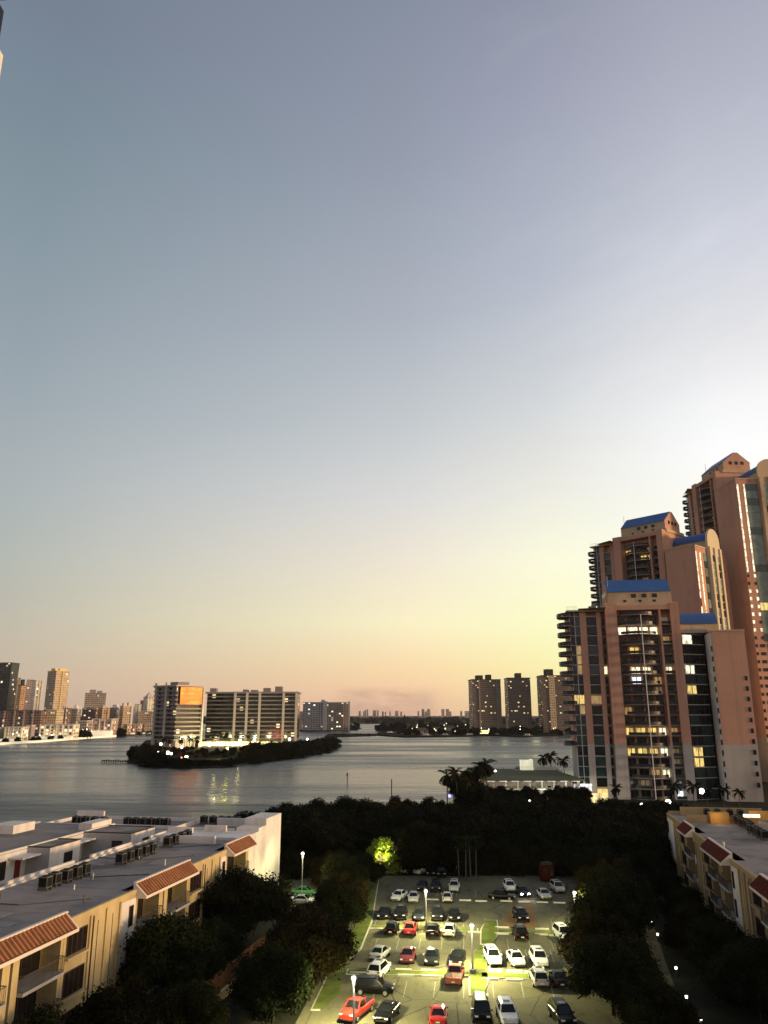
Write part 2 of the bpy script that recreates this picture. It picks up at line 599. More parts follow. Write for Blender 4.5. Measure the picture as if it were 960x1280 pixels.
# wheel stops: (u0,u1,v)
m_stop = M('wheel_stop_concrete', (.62, .60, .50), .85, var=.2, vscale=2, dark=(.3, .28, .2), dscale=1)
mb = MB()
mb.extr([(-.13, 0), (.13, 0), (.10, .14), (.05, .16), (-.05, .16), (-.10, .14)], 'x', -.78, .78)
stop0 = mb.build('wheel_stop', m_stop)
stops = [(463, 479, 1162), (590, 597, 1166), (619, 636, 1168), (669, 684, 1169), (669, 686, 1162), (619, 637, 1160),
         (534, 548, 1125), (574, 589, 1126), (594, 609, 1127), (648, 663, 1128), (670, 685, 1128.5), (692, 706, 1129), (626, 640, 1127),
         (439, 456, 1217), (498, 517, 1220), (527, 547, 1221), (633, 654, 1215), (600, 625, 1225), (632, 654, 1226), (659, 672, 1216), (608, 626, 1214),
         (497, 512, 1213), (528, 545, 1214), (540, 556, 1163), (500, 514, 1162.5), (690, 700, 1170)]
for i, (u0, u1, v) in enumerate(stops):
    o = stop0 if i == 0 else stop0.copy()
    if i:
        COL.objects.link(o)
    p = G((u0 + u1) / 2, v, .0)
    o.location = (p.x, p.y, .006 if i not in () else 0)
    o.rotation_euler = (0, 0, LY + random.uniform(-.03, .03))
    tag(o, 'pale concrete wheel stop lying at the head of a stall in the lit parking lot', 'wheel stop', 'wheel stops along the grass medians')
    if 6 <= i <= 12:
        tag(o, 'pale concrete wheel stop of the far dim row in the parking lot', 'wheel stop', 'wheel stops of the far row')

# ------------------------------------------------------------------ parking lot lamps
m_pole = M('pole_paint', (.62, .60, .52), .6, var=.12)
m_lens = lit_mat('lamp_lens', (1, .93, .66), 14, var=.05)
m_dark = M('dark_metal', (.03, .03, .03), .5, var=.2)


def lot_lamp(base, h, label, energy, lit=True, lean=0.0, scale=1.0, r=.11):
    t = thing('street_lamp', label, 'street lamp', base, 0, 'lamps on poles in the parking lot')
    MB().tube([(0, 0, .3), (lean * .3, 0, h * .5), (lean, 0, h - .1)], [r, r * .8, r * .75], 10).build('pole', m_pole, t, smooth=True)
    MB().prism([(.3 * math.cos(k * PI / 4), .3 * math.sin(k * PI / 4)) for k in range(8)], 0, .34).build('base', m_conc, t)
    mb = MB()
    mb.tube([(lean, 0, h - .9), (lean, 0, h - .45), (lean, 0, h - .1), (lean, 0, h + .06)], [.10, .17, .20, .05], 12)
    mb.build('lamp_head', m_pole, t, smooth=True)
    mb = MB()
    mb.box(lean - .16, lean + .16, -.42, -.2, h - .26, h - .14)
    mb.build('lens', m_lens if lit else m_dark, t)
    if lit:
        for k in range(4):
            a = PI / 4 + k * PI / 2
            l = bpy.data.lights.new('lamp_light', 'SPOT')
            l.energy = energy * 6.2
            l.color = (1, .92, .44)
            l.spot_size = R(118)
            l.spot_blend = .9
            l.shadow_soft_size = .16
            lo = bpy.data.objects.new('lamp_light', l)
            COL.objects.link(lo)
            lo.parent = t
            lo.location = (lean + .35 * math.cos(a), .35 * math.sin(a), h - .25)
            lo.rotation_euler = Vector((-math.cos(a) * .80, -math.sin(a) * .80, .62)).to_track_quat('Z', 'Y').to_euler()
        l = bpy.data.lights.new('pole_fill', 'POINT')  # extra point light added only to brighten the upper pole
        l.energy = 30
        l.color = (1, .95, .75)
        l.shadow_soft_size = .1
        lo = bpy.data.objects.new('pole_fill', l)
        COL.objects.link(lo)
        lo.parent = t
        lo.location = (lean, -.55, h - .7)
    return t


lot_lamp(G(591, 1216, .1), 4.35, 'white lamp pole on the grass island in the middle of the lot', 1500)
lot_lamp((4.95, 98.6, 0), 4.25, 'white lamp pole rising between dark cars in the third row', 1050, lean=-.05)
lot_lamp((-2.35, 68.3, 0), 4.1, 'white lamp pole in front of the red car at the bottom edge', 1100, lean=-.05)
lot_lamp((22.0, 97.2, 0), 4.35, 'white lamp pole at the right edge of the lot beside black trees', 330)
lot_lamp((11.4, 131.5, 0), 4.7, 'slim white lamp pole at the far edge of the lot before the palm trunks', 60, r=.09)
lot_lamp((-10.8, 110.4, 0), 6.4, 'tall thin lamp pole in the small side lot left of the trees', 300, r=.07)

# small pedestrian lamp among the trunks behind the lot
t = thing('path_lamp', 'small lamp with a flat lit head among thin trunks behind the lot', 'lamp', (12.6, 130.0, 0))
MB().tube([(0, 0, 0), (0, 0, 2.7)], [.05, .04], 8).build('pole', m_dark, t)
MB().box(-.42, .2, -.14, .14, 2.62, 2.72).build('lamp_head', m_lens, t)

# bollard lights along the right-hand walk
m_bol = lit_mat('bollard_glow', (1, .95, .8), 7, var=.05)
for i, (u, v, la) in enumerate(((815, 1152, 'farthest bollard light of the walk by the right-hand trees'), (822, 1168, 'second farthest bollard light, close below the farthest one'),
                                (845, 1210, 'bollard light alone at the middle of the dark walk'), (858, 1246, 'bollard light in the lower part of the dark walk'),
                                (876, 1276, 'bollard light nearest the bottom edge of the photo'))):
    p = G(u, v, .8)
    t = thing('bollard_light', la, 'bollard light', (p.x, p.y, 0), 0, 'bollard lights along the walk')
    MB().tube([(0, 0, 0), (0, 0, .72)], [.09, .09], 10).build('post', m_dark, t)
    MB().tube([(0, 0, .72), (0, 0, .95)], [.10, .10], 10).build('lens', m_bol, t)
    MB().tube([(0, 0, .95), (0, 0, 1.02)], [.17, .05], 10).build('cap', m_dark, t)
    l = bpy.data.lights.new('bollard_glow', 'POINT')
    l.energy = 8 if i < 3 else 12
    l.color = (1, .86, .5)
    l.shadow_soft_size = .12
    lo = bpy.data.objects.new('bollard_glow', l)
    COL.objects.link(lo)
    lo.parent = t
    lo.location = (-.25, -.3, .9)
wk = [(795, 1150), (806, 1172), (818, 1205), (828, 1240), (836, 1290)]
wk2 = [(862, 1290), (846, 1240), (833, 1205), (822, 1172), (815, 1150)]
m_walk = M('walk_paving', (.10, .09, .05), .9, var=.35, vscale=.7, bump=.3)
tag(MB().prism([tuple(G(u, v, 0)[:2]) for u, v in wk + wk2], -.05, .02).build('walkway', m_walk), kind='structure')

# orange garden wall in front of the left apartment block, with a low pale kerb wall lit from the lot
m_orange = M('orange_stucco', (.30, .13, .045), .9, var=.25, vscale=.7, dark=(.10, .045, .02))
m_cream = M('cream_stucco', (.54, .42, .21), .9, var=.12, vscale=.5, dark=(.35, .25, .13), dscale=.2, streak=.8)
AX = R(-10.5)
t = thing('garden_wall', 'long orange garden wall below the trees by the left apartment block', 'wall', (-17.65, 97.7, 0), AX)
MB().box(6.6, 6.9, -36.5, -23.6, 0, 1.9).build('wall', m_orange, t)
MB().box(6.5, 6.8, -23.2, -8, 0, 1.7).build('wall', m_orange, t)
MB().box(6.45, 6.95, -23.6, -23.2, 0, 2.05).build('pillar', m_orange, t)
t2 = tag(MB().box(7.35, 7.6, -22.8, -13.0, 0, .75).build('kerb_wall', m_cream, None, (-17.65, 97.7, 0), AX), 'low pale kerb wall catching lamp light beside the orange wall', 'wall')
# ------------------------------------------------------------------ cars
m_cglass = glass_mat('car_glass', (.006, .007, .008), .08, .35)
m_tyre = M('tyre', (.012, .012, .012), .9)
m_rim = M('rim', (.42, .42, .40), .35, .8, var=.1)
m_head = M('headlight_glass', (.6, .6, .58), .15, 0, var=.1, spec=.8)
m_tail = M('taillight', (.30, .012, .010), .25, 0, var=.1, spec=.6)
m_plate = M('plate', (.6, .6, .55), .6, var=.1)
m_trim = M('car_trim', (.02, .02, .02), .6)
m_hon = lit_mat('headlight_on', (1, .96, .84), 60, var=0)


def paint(name, col, rough=.28):
    m, nt, b = newmat(name)
    tc = nt.n('ShaderNodeTexCoord').outputs['Object']
    f = nt.noise(tc, 3, 3)
    nt.set(b.inputs['Base Color'], nt.ramp(f, [(.3, tuple(x * .88 for x in col)), (.7, tuple(x * 1.08 for x in col))]))
    b.inputs['Roughness'].default_value = rough
    b.inputs['Coat Weight'].default_value = .4 if max(col) > .1 else 0
    b.inputs['Specular IOR Level'].default_value = .4 if max(col) > .1 else .10
    b.inputs['Coat Roughness'].default_value = .06
    m.cycles.emission_sampling = 'NONE'
    return m


PA = {'white': paint('white_paint', (.72, .72, .68)), 'silver': paint('silver_paint', (.36, .36, .35), .3), 'black': paint('black_paint', (.004, .004, .0045)),
      'charcoal': paint('charcoal_paint', (.008, .0085, .009)), 'red': paint('red_paint', (.42, .022, .016)), 'maroon': paint('maroon_paint', (.15, .018, .016)),
      'brown': paint('brick_paint', (.26, .06, .04)), 'green': paint('green_paint', (.05, .20, .07)), 'pearl': paint('pearl_paint', (.58, .57, .52)), 'slate': paint('slate_paint', (.014, .017, .019))}

CARS = {
    # L, W, hull stations (y, zb, zt, hw), greenhouse (front base y, front roof y, rear roof y, rear base y, belt, roof, hw belt, hw roof)
    'sedan': dict(L=4.55, st=[(-2.27, .36, .62, .66), (-2.18, .26, .72, .78), (-1.75, .22, .80, .88), (-.95, .2, .92, .905), (.3, .2, .95, .91), (1.35, .22, .97, .90), (2.0, .26, .96, .86), (2.2, .34, .90, .76), (2.27, .4, .82, .68)],
                  gh=(-1.15, -.35, .75, 1.62, .93, 1.42, .80, .58)),
    'suv': dict(L=4.6, st=[(-2.3, .40, .80, .70), (-2.2, .30, .92, .82), (-1.7, .26, 1.00, .92), (-1.0, .25, 1.06, .94), (.5, .25, 1.10, .945), (1.9, .27, 1.10, .93), (2.2, .32, 1.06, .88), (2.3, .42, .95, .78)],
                gh=(-1.2, -.5, 1.75, 2.2, 1.06, 1.68, .84, .66)),
    'van': dict(L=4.75, st=[(-2.38, .40, .82, .74), (-2.28, .30, .95, .86), (-1.7, .26, 1.06, .95), (.5, .25, 1.12, .96), (2.1, .27, 1.12, .95), (2.3, .32, 1.08, .92), (2.38, .42, .96, .84)],
                gh=(-1.6, -.75, 2.1, 2.3, 1.08, 1.78, .88, .74)),
    'hatch': dict(L=4.1, st=[(-2.05, .36, .66, .66), (-1.96, .26, .76, .78), (-1.5, .22, .86, .87), (-.8, .2, .94, .89), (.6, .2, .98, .895), (1.7, .24, .98, .87), (1.97, .3, .94, .8), (2.05, .4, .84, .7)],
                  gh=(-1.05, -.3, 1.2, 1.85, .95, 1.46, .80, .60)),
    'pickup': dict(L=5.2, st=[(-2.6, .45, .85, .74), (-2.5, .34, .96, .86), (-1.9, .3, 1.05, .94), (-1.2, .3, 1.10, .95), (.3, .3, 1.10, .955), (.55, .3, 1.08, .955), (2.45, .32, 1.06, .95), (2.6, .42, 1.02, .90)],
                   gh=(-1.3, -.65, .35, .52, 1.08, 1.72, .85, .70)),
}
CS = .79


def build_car(kind):
    c = CARS[kind]
    t = thing('parked_car', '', 'car')
    st = c['st']
    prof = lambda zb, zt, hw: [(0, zb), (hw * .86, zb), (hw * .98, zb + (zt - zb) * .25), (hw, zb + (zt - zb) * .55), (hw * .96, zt - (zt - zb) * .14), (hw * .86, zt - .02), (0, zt + .025)]
    vs, fs = [], []
    n = 13
    for y, zb, zt, hw in st:
        h = prof(zb, zt, hw)
        ring = h + [(-x, z) for x, z in h[-2:0:-1]]
        n = len(ring)
        vs += [(x, y, z) for x, z in ring]
    for i in range(len(st) - 1):
        for k in range(n):
            fs.append((i * n + k, i * n + (k + 1) % n, (i + 1) * n + (k + 1) % n, (i + 1) * n + k))
    fs.append(tuple(range(n)))
    fs.append(tuple(range((len(st) - 1) * n, len(st) * n)))
    mb = MB()
    mb.add(vs, fs)
    y0, y1, y2, y3, zb, zr, hb, hr = c['gh']
    e = .03
    # greenhouse: shell with crowned roof
    g = [(-hb, y0, zb - e), (hb, y0, zb - e), (hb, y3, zb - e), (-hb, y3, zb - e), (-hr, y1, zr - .04), (hr, y1, zr - .04), (hr, y2, zr - .04), (-hr, y2, zr - .04),
         (-hr * .7, y1 + .18, zr + .02), (hr * .7, y1 + .18, zr + .02), (hr * .7, y2 - .12, zr + .02), (-hr * .7, y2 - .12, zr + .02)]
    mb.add(g, [(0, 1, 5, 4), (1, 2, 6, 5), (2, 3, 7, 6), (3, 0, 4, 7), (4, 5, 9, 8), (5, 6, 10, 9), (6, 7, 11, 10), (7, 4, 8, 11), (8, 9, 10, 11)])
    if kind == 'pickup':                 # bed: sunken box outline
        mb.box(-.80, .80, .72, 2.4, 1.075, 1.085, 1)
    if kind in ('suv', 'van'):
        for sx_ in (-1, 1):
            mb.bar((sx_ * hr * .86, y1 + .35, zr + .03), (sx_ * hr * .86, y2 - .3, zr + .03), .022, 1)
    for y in (c['st'][0][0] - .012, c['st'][-1][0] + .012):
        mb.box(-.62, .62, min(y, y * .985), max(y, y * .985), .34, .46, 1)
    body = mb.build('body', [PA['white'], m_trim], t)
    md = body.modifiers.new('bevel', 'BEVEL')
    md.width = .03
    md.segments = 2
    md.limit_method = 'ANGLE'
    md.angle_limit = R(30)
    bpy.context.view_layer.objects.active = body
    dg = bpy.context.evaluated_depsgraph_get()
    me2 = bpy.data.meshes.new_from_object(body.evaluated_get(dg))
    body.modifiers.clear()
    body.data = me2
    me2.polygons.foreach_set('use_smooth', [False] * len(me2.polygons))

    def pane(name, a, b, c_, d, off, inset=(.1, .1)):
        a, b, c_, d = map(Vector, (a, b, c_, d))
        nrm = (b - a).cross(d - a).normalized() * off
        ctr = (a + b + c_ + d) / 4
        lerp = lambda p: ctr + (p - ctr) * (1 - inset[0])
        q = [lerp(p) + nrm for p in (a, b, c_, d)]
        q2 = [p - nrm * .9 for p in q]
        mb = MB()
        mb.add(q + q2, [(0, 1, 2, 3), (7, 6, 5, 4), (0, 4, 5, 1), (1, 5, 6, 2), (2, 6, 7, 3), (3, 7, 4, 0)])
        return mb.build(name, m_cglass, t)
    pane('windshield', g[0], g[1], g[5], g[4], .012)
    pane('rear_window', g[2], g[3], g[7], g[6], .012, (.14, .1))
    for a, b, c_, d in ((1, 2, 6, 5), (3, 0, 4, 7)):
        pane('side_window', g[a], g[b], g[c_], g[d], .012, (.13, .1))
    yf, yr = st[0][0], st[-1][0]
    wr = .31 if kind in ('sedan', 'hatch') else .36
    wb0, wb1 = yf + .88, yr - .92
    wx = max(s[3] for s in st) - .06
    for y in (wb0, wb1):
        for sx_ in (-1, 1):
            mb = MB()
            x = sx_ * wx
            mb.tube([(x - sx_ * .12, y, wr), (x + sx_ * .07, y, wr), (x + sx_ * .085, y, wr)], [wr, wr, wr * .9], 20)
            w = mb.build('wheel', m_tyre, t)
            mb = MB()
            mb.tube([(x + sx_ * .06, y, wr), (x + sx_ * .098, y, wr)], [wr * .66, wr * .6], 10)
            mb.build('rim', m_rim, w)
    zt = st[1][2]
    for sx_ in (-1, 1):
        mb = MB()
        mb.box(sx_ * .60 - .17, sx_ * .60 + .17, yf - .01, yf + .16, zt - .15, zt - .02)
        mb.build('headlight', m_head, t)
        zt2 = st[-2][2]
        mb = MB()
        mb.box(sx_ * .64 - .14, sx_ * .64 + .14, yr - .14, yr + .015, zt2 - .2, zt2 - .04)
        mb.build('taillight', m_tail, t)
        mb = MB()
        mb.box(sx_ * (hb + .12) - .1, sx_ * (hb + .12) + .1, y0 + .28, y0 + .40, zb - .02, zb + .13)
        mb.build('mirror', PA['black'], t)
    MB().box(-.2, .2, yr, yr + .03, .55, .68).build('number_plate', m_plate, t)
    if kind in ('sedan', 'suv', 'hatch', 'van'):
        pass
    t.scale = (CS, CS, CS)
    return learn(t)


PROTO = {}
USED = set()


def car(kind, colour, u, v, yaw, label, cat='car', group='cars in the parking lot', name='parked_car', lights=False, sunroof=False, z=.006):
    """the photo point is where the middle of the car meets the ground; yaw 0 = nose towards the camera"""
    if kind not in PROTO:
        PROTO[kind] = build_car(kind)
        t = PROTO[kind]
    else:
        t = copy_tree(PROTO[kind])
    p = G(u, v, 0)
    t.location = (p.x, p.y, z)
    t.rotation_euler = (0, 0, R(yaw))
    t.name = name
    tag(t, label, cat, group)
    for k in KIDS[t]:
        if k.name.startswith('body') or k.name.startswith('mirror'):
            k.material_slots[0].link = 'OBJECT'
            k.material_slots[0].material = PA[colour]
        if k.name.startswith('headlight'):
            k.material_slots[0].link = 'OBJECT'
            k.material_slots[0].material = m_hon if lights else m_head
    if lights:
        for sx_ in (-.6, .6):
            l = bpy.data.lights.new('headlight_beam', 'SPOT')
            l.energy = 220
            l.spot_size = R(60)
            l.spot_blend = .6
            l.color = (1, .9, .7)
            l.shadow_soft_size = .06
            lo = bpy.data.objects.new('headlight_beam', l)
            COL.objects.link(lo)
            lo.parent = t
            lo.location = (sx_, -2.5, .75)
            lo.rotation_euler = (R(80), 0, PI)
    if sunroof:
        gh = CARS[kind]['gh']
        o = MB().box(-gh[7] * .55, gh[7] * .55, gh[1] + .3, gh[1] + .95, gh[5] + .015, gh[5] + .035).build('sunroof', m_cglass, t)
        KIDS[t].append(o)
    return t


# nearest rows first
car('pickup', 'red', 446, 1270, -24, 'bright red pickup at the bottom edge right behind a lamp pole', 'pickup truck')
car('sedan', 'black', 484, 1272, -18, 'black sedan at the bottom edge, right of the bright red pickup')
car('sedan', 'red', 548, 1276, 175, 'red sedan with pale things in its rear window at the bottom edge')
car('van', 'black', 602, 1272, -4, 'black van at the bottom edge, nose to the camera', 'van')
car('suv', 'white', 634, 1275, 0, 'white car with a sunroof at the bottom edge beside the black van', sunroof=True)
car('suv', 'charcoal', 703, 1277, 6, 'charcoal car at the bottom right corner of the lot under branches')
car('suv', 'black', 467, 1242, 82, 'black SUV parked sideways behind the bright red pickup', 'SUV')
car('suv', 'white', 474, 1219, 162, 'white SUV with roof rails seen from behind beside the sideways black SUV', 'SUV')
car('pickup', 'brown', 569, 1226, 170, 'brick red pickup backing onto the grass island under the lamp', 'pickup truck')
car('suv', 'silver', 674, 1229, 178, 'grey SUV nose in below the rightmost white front-facing crossover', 'SUV')
car('sedan', 'charcoal', 699, 1230, 178, 'dark car half hidden under the right-hand trees beside a grey SUV')
# row with the three bright white cars
car('sedan', 'silver', 475, 1197, 162, 'silver sedan at the left end of the row above the white SUV with rails')
car('sedan', 'maroon', 510, 1200, -8, 'dark maroon sedan between the silver sedan and a slate one')
car('sedan', 'slate', 540, 1202, -6, 'dark slate sedan with bright glints beside the maroon sedan')
car('sedan', 'black', 572, 1203, -12, 'black sedan directly beyond the brick red pickup')
car('suv', 'white', 616, 1203, 2, 'largest white SUV facing the camera beside the lamp island', 'SUV')
car('sedan', 'white', 645, 1204, 2, 'white sedan with dark roof glass between two white SUVs', sunroof=True)
car('suv', 'white', 674, 1205, 0, 'white crossover at the right end of the front-facing white row', 'SUV')
# double row by the second median
car('hatch', 'black', 490, 1166, 172, 'small black hatchback seen from behind, left of the bright red sedan')
car('sedan', 'red', 513, 1166, 172, 'bright red sedan seen from behind between two black cars in mid lot')
car('hatch', 'black', 541, 1168, 174, 'black hatchback seen from behind between a red sedan and a white one')
car('sedan', 'white', 562, 1168, 172, 'white sedan seen from behind at the right end of the black and red row')
car('sedan', 'black', 480, 1146, -6, 'black sedan at the left end of the five dark cars facing the camera')
car('suv', 'black', 501, 1147, -5, 'black SUV second of the five dark cars facing the camera', 'SUV')
car('sedan', 'slate', 524, 1148, -4, 'slate sedan behind the lamp pole, middle of the five dark cars')
car('suv', 'charcoal', 547, 1148, -4, 'charcoal SUV fourth of the five dark cars facing the camera', 'SUV')
car('hatch', 'black', 568, 1149, -3, 'black hatchback at the right end of the five dark cars')
car('suv', 'black', 651, 1150, 2, 'black SUV standing on the dirt track with its windshield to the camera', 'SUV')
car('suv', 'black', 650, 1172, 180, 'black SUV seen from behind, nose to nose with another on the track', 'SUV')
car('suv', 'white', 704, 1173, 6, 'white car poking out of the trees at the right edge of the lot')
# far rows
car('sedan', 'white', 499, 1124, -20, 'white sedan at the left end of the far white row, turned slightly')
car('sedan', 'pearl', 517, 1126, -4, 'off white sedan beside the lamp top in the far white row')
car('sedan', 'pearl', 559, 1126, 176, 'off white sedan seen from behind, alone in front of a silver SUV')
car('sedan', 'charcoal', 528, 1112, -6, 'charcoal sedan in the far row, left of a dark SUV')
car('suv', 'charcoal', 545, 1113, -4, 'charcoal SUV in the far row between a sedan and a silver SUV', 'SUV')
car('suv', 'pearl', 568, 1113, -8, 'silver SUV at the right end of the far dark row', 'SUV')
car('suv', 'white', 637, 1113, 0, 'white SUV facing the camera behind the car with lit headlights', 'SUV')
car('sedan', 'black', 653, 1119, 4, 'black car with both headlights on in the far aisle', lights=True, name='moving_car', group=None)
car('sedan', 'black', 627, 1124, 76, 'dark sedan standing across the far aisle left of the lit headlights')
car('suv', 'silver', 697, 1114, 2, 'silver SUV behind the lamp pole at the right edge of the lot', 'SUV')
car('sedan', 'silver', 680, 1122, 2, 'grey sedan in deep shade left of the right-hand lamp pole')
car('suv', 'pearl', 511, 1091, -28, 'off white SUV at the far left end of the last row', 'SUV')
car('suv', 'pearl', 526, 1092, -32, 'off white SUV second from left in the last dim row', 'SUV')
car('sedan', 'black', 540, 1093, -10, 'black sedan third from left in the last dim row')
car('suv', 'black', 552, 1095, -4, 'black SUV at the right end of the last dim row under the trees', 'SUV')
# small side lot
car('sedan', 'white', 366, 1087, 96, 'white sedan at the far left of the small side lot')
car('van', 'pearl', 389, 1084, 20, 'pale van under the hedge of the small side lot', 'van')
car('suv', 'pearl', 401, 1084, 10, 'pale SUV right of the van in the small side lot', 'SUV')
car('suv', 'black', 404, 1103, 100, 'dark SUV half under the big tree of the side lot', 'SUV')
car('sedan', 'green', 380, 1119, 84, 'green car under the tall thin lamp in the side lot')
car('sedan', 'white', 378, 1130, 84, 'white car just below the green car in the side lot')
car('van', 'white', 422, 1083, 60, 'van of which only the white roof shows above the tree in the side lot', 'van')
# right of the lot
car('sedan', 'pearl', 753, 1104, 80, 'pale car standing alone in the dark right of the lot')
car('pickup', 'white', 776, 1103, 100, 'white pickup truck in the dark right of the lot', 'pickup truck')
car('van', 'white', 826, 1126, 100, 'white van in the dark near the right-hand apartment block', 'van')
# ------------------------------------------------------------------ trees
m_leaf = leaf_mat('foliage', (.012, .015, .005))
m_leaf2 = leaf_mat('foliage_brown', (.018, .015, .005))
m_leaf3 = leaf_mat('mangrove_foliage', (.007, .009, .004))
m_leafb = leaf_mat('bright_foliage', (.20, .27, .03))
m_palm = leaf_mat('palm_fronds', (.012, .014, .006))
m_bark = M('bark', (.10, .075, .05), .95, var=.4, vscale=3, spec=.05)
m_ptr = M('pale_palm_bark', (.09, .085, .07), .9, var=.3, vscale=2)
m_bark_d = M('dark_bark', (.03, .024, .018), .95, var=.4, vscale=3, spec=.05)


def leaf_cloud(centres, radii, per, size, flat=.75, seed=0):
    """many small leaf-sized faces through the volume of a set of clumps"""
    r = np.random.default_rng(seed)
    V, F = [], []
    tot = 0
    for c, rad in zip(centres, radii):
        k = max(8, int(per * (rad ** 2)))
        d = r.normal(size=(k, 3))
        d /= np.linalg.norm(d, axis=1)[:, None]
        rr = rad * (r.random(k) ** .45) * (1 + .18 * r.normal(size=k))
        p = np.array(c) + d * rr[:, None] * np.array([1, 1, flat])
        nrm = d * .6 + r.normal(size=(k, 3)) * .7 + np.array([0, 0, .35])
        nrm /= np.linalg.norm(nrm, axis=1)[:, None]
        a = np.cross(nrm, r.normal(size=(k, 3)))
        a /= np.linalg.norm(a, axis=1)[:, None]
        b = np.cross(nrm, a)
        s = size * (.6 + .8 * r.random(k))[:, None]
        q = np.stack([p - a * s, p - b * s * .45 + a * s * .1, p + a * s, p + b * s * .45 - a * s * .1], 1)
        V.append(q.reshape(-1, 3))
        F.append(np.arange(k * 4).reshape(-1, 4) + tot)
        tot += k * 4
    V = np.concatenate(V)
    F = np.concatenate(F)
    return V, F


def mesh_np(name, V, F, mat):
    me = bpy.data.meshes.new(name)
    me.vertices.add(len(V))
    me.vertices.foreach_set('co', V.astype(np.float32).ravel())
    n = F.shape[1]
    me.loops.add(F.size)
    me.loops.foreach_set('vertex_index', F.astype(np.int32).ravel())
    me.polygons.add(len(F))
    me.polygons.foreach_set('loop_start', np.arange(0, F.size, n, dtype=np.int32))
    me.polygons.foreach_set('loop_total', np.full(len(F), n, dtype=np.int32))
    me.materials.append(mat)
    me.update(calc_edges=True)
    me.validate()
    return me


def tree_proto(name, h, rad, clumps, per, size, leaf, bark, seed, trunk_h=.4, spread=1.0, flat=.75, low=.35, tr=.16):
    """tapered trunk with limbs reaching into clumps of leaves"""
    r = random.Random(seed)
    cs, rs = [], []
    for i in range(clumps):
        a = r.uniform(0, 2 * PI)
        q = math.sqrt(r.random()) * rad * .86 * spread
        top = 1 - .55 * (q / rad) ** 2
        z = h * (low + (top - low) * (r.random() ** .7)) - .1 * h
        cs.append((q * math.cos(a), q * math.sin(a), z))
        rs.append(rad * (r.uniform(.15, .34) if i % 3 else r.uniform(.3, .44)))
    V, F = leaf_cloud(cs, rs, per, size, flat, seed)
    t = thing(name, '', 'tree')
    mb = MB()
    th = h * trunk_h
    bend = r.uniform(-.3, .3)
    mb.tube([(0, 0, -.1), (bend * .3, 0, th * .5), (bend, bend * .5, th)], [tr * 1.3, tr, tr * .8], 8)
    for k in range(min(9, clumps)):
        c = cs[k]
        m = (c[0] * .45 + bend * .5, c[1] * .45, (th + c[2]) * .5)
        mb.tube([(bend, bend * .5, th * .95), m, c], [tr * .6, tr * .38, tr * .12], 6)
    mb.build('trunk', bark, t, fixn=False)
    me = mesh_np('crown', V, F, leaf)
    o = bpy.data.objects.new('crown', me)
    COL.objects.link(o)
    o.parent = t
    return learn(t)


TP = {}
TUSED = {}


def tree(kind, loc, s, label, group=None, name=None, rz=None, cat='tree', sz=None):
    p = TP[kind]
    if kind not in TUSED:
        TUSED[kind] = 1
        t = p
    else:
        t = copy_tree(p)
    t.location = loc
    t.scale = (s, s, sz or s)
    t.rotation_euler = (0, 0, random.uniform(0, 2 * PI) if rz is None else rz)
    if name:
        t.name = name
    t['label'] = label
    t['category'] = cat
    if group:
        t['group'] = group
    elif 'group' in t.keys():
        del t['group']
    return t


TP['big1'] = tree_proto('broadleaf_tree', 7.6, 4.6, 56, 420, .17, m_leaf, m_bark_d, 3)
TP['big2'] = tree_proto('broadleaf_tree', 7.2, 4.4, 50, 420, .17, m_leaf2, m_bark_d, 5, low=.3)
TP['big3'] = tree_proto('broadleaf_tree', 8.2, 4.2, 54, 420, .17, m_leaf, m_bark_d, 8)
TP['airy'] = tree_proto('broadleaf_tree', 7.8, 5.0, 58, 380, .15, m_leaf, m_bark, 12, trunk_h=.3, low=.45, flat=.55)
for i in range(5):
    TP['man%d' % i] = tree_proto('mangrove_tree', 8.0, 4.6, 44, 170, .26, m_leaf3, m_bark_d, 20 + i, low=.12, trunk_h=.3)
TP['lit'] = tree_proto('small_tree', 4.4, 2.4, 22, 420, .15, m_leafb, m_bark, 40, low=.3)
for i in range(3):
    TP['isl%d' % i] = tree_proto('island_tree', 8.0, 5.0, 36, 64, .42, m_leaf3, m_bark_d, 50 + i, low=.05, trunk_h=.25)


def palm_proto(name, h, seed, nf=18, L=3.5, mat=None, r0=.17, bark=None):
    r = random.Random(seed)
    t = thing(name, '', 'palm')
    lean = r.uniform(-.7, .7)
    MB().tube([(0, 0, -.1), (lean * .15, 0, h * .35), (lean * .5, 0, h * .7), (lean, 0, h)], [r0 * 1.3, r0, r0 * .85, r0 * .75], 8).build('trunk', bark or m_bark, t, smooth=True, fixn=False)
    vs, fs = [], []
    for k in range(nf):
        a = 2 * PI * k / nf * 2.4 + r.uniform(-.2, .2)
        el = r.uniform(-.75, 1.2)
        dr = Vector((math.cos(a), math.sin(a), 0))
        p = Vector((lean, 0, h))
        e = el
        seg = 9
        side = Vector((-dr.y, dr.x, 0))
        for i in range(seg):
            q = p + (dr * math.cos(e) + Vector((0, 0, 1)) * math.sin(e)) * (L / seg)
            w = L * .22 * math.sin(PI * (i + 1.2) / (seg + 1.6))
            for sg in (-1, 1):
                tip = (p + q) / 2 + side * sg * w + Vector((0, 0, -w * .55)) + dr * w * .35
                o = len(vs)
                vs += [p, q, tip]
                fs.append((o, o + 1, o + 2))
                tip2 = (p * .3 + q * .7) + side * sg * w * .9 + Vector((0, 0, -w * .7)) + dr * w * .5
                o = len(vs)
                vs += [p * .6 + q * .4, q + (q - p) * .3, tip2]
                fs.append((o, o + 1, o + 2))
            p = q
            e -= .10 + .022 * i
    MB().add(vs, fs).build('crown', mat or m_palm, t, fixn=False)
    return learn(t)


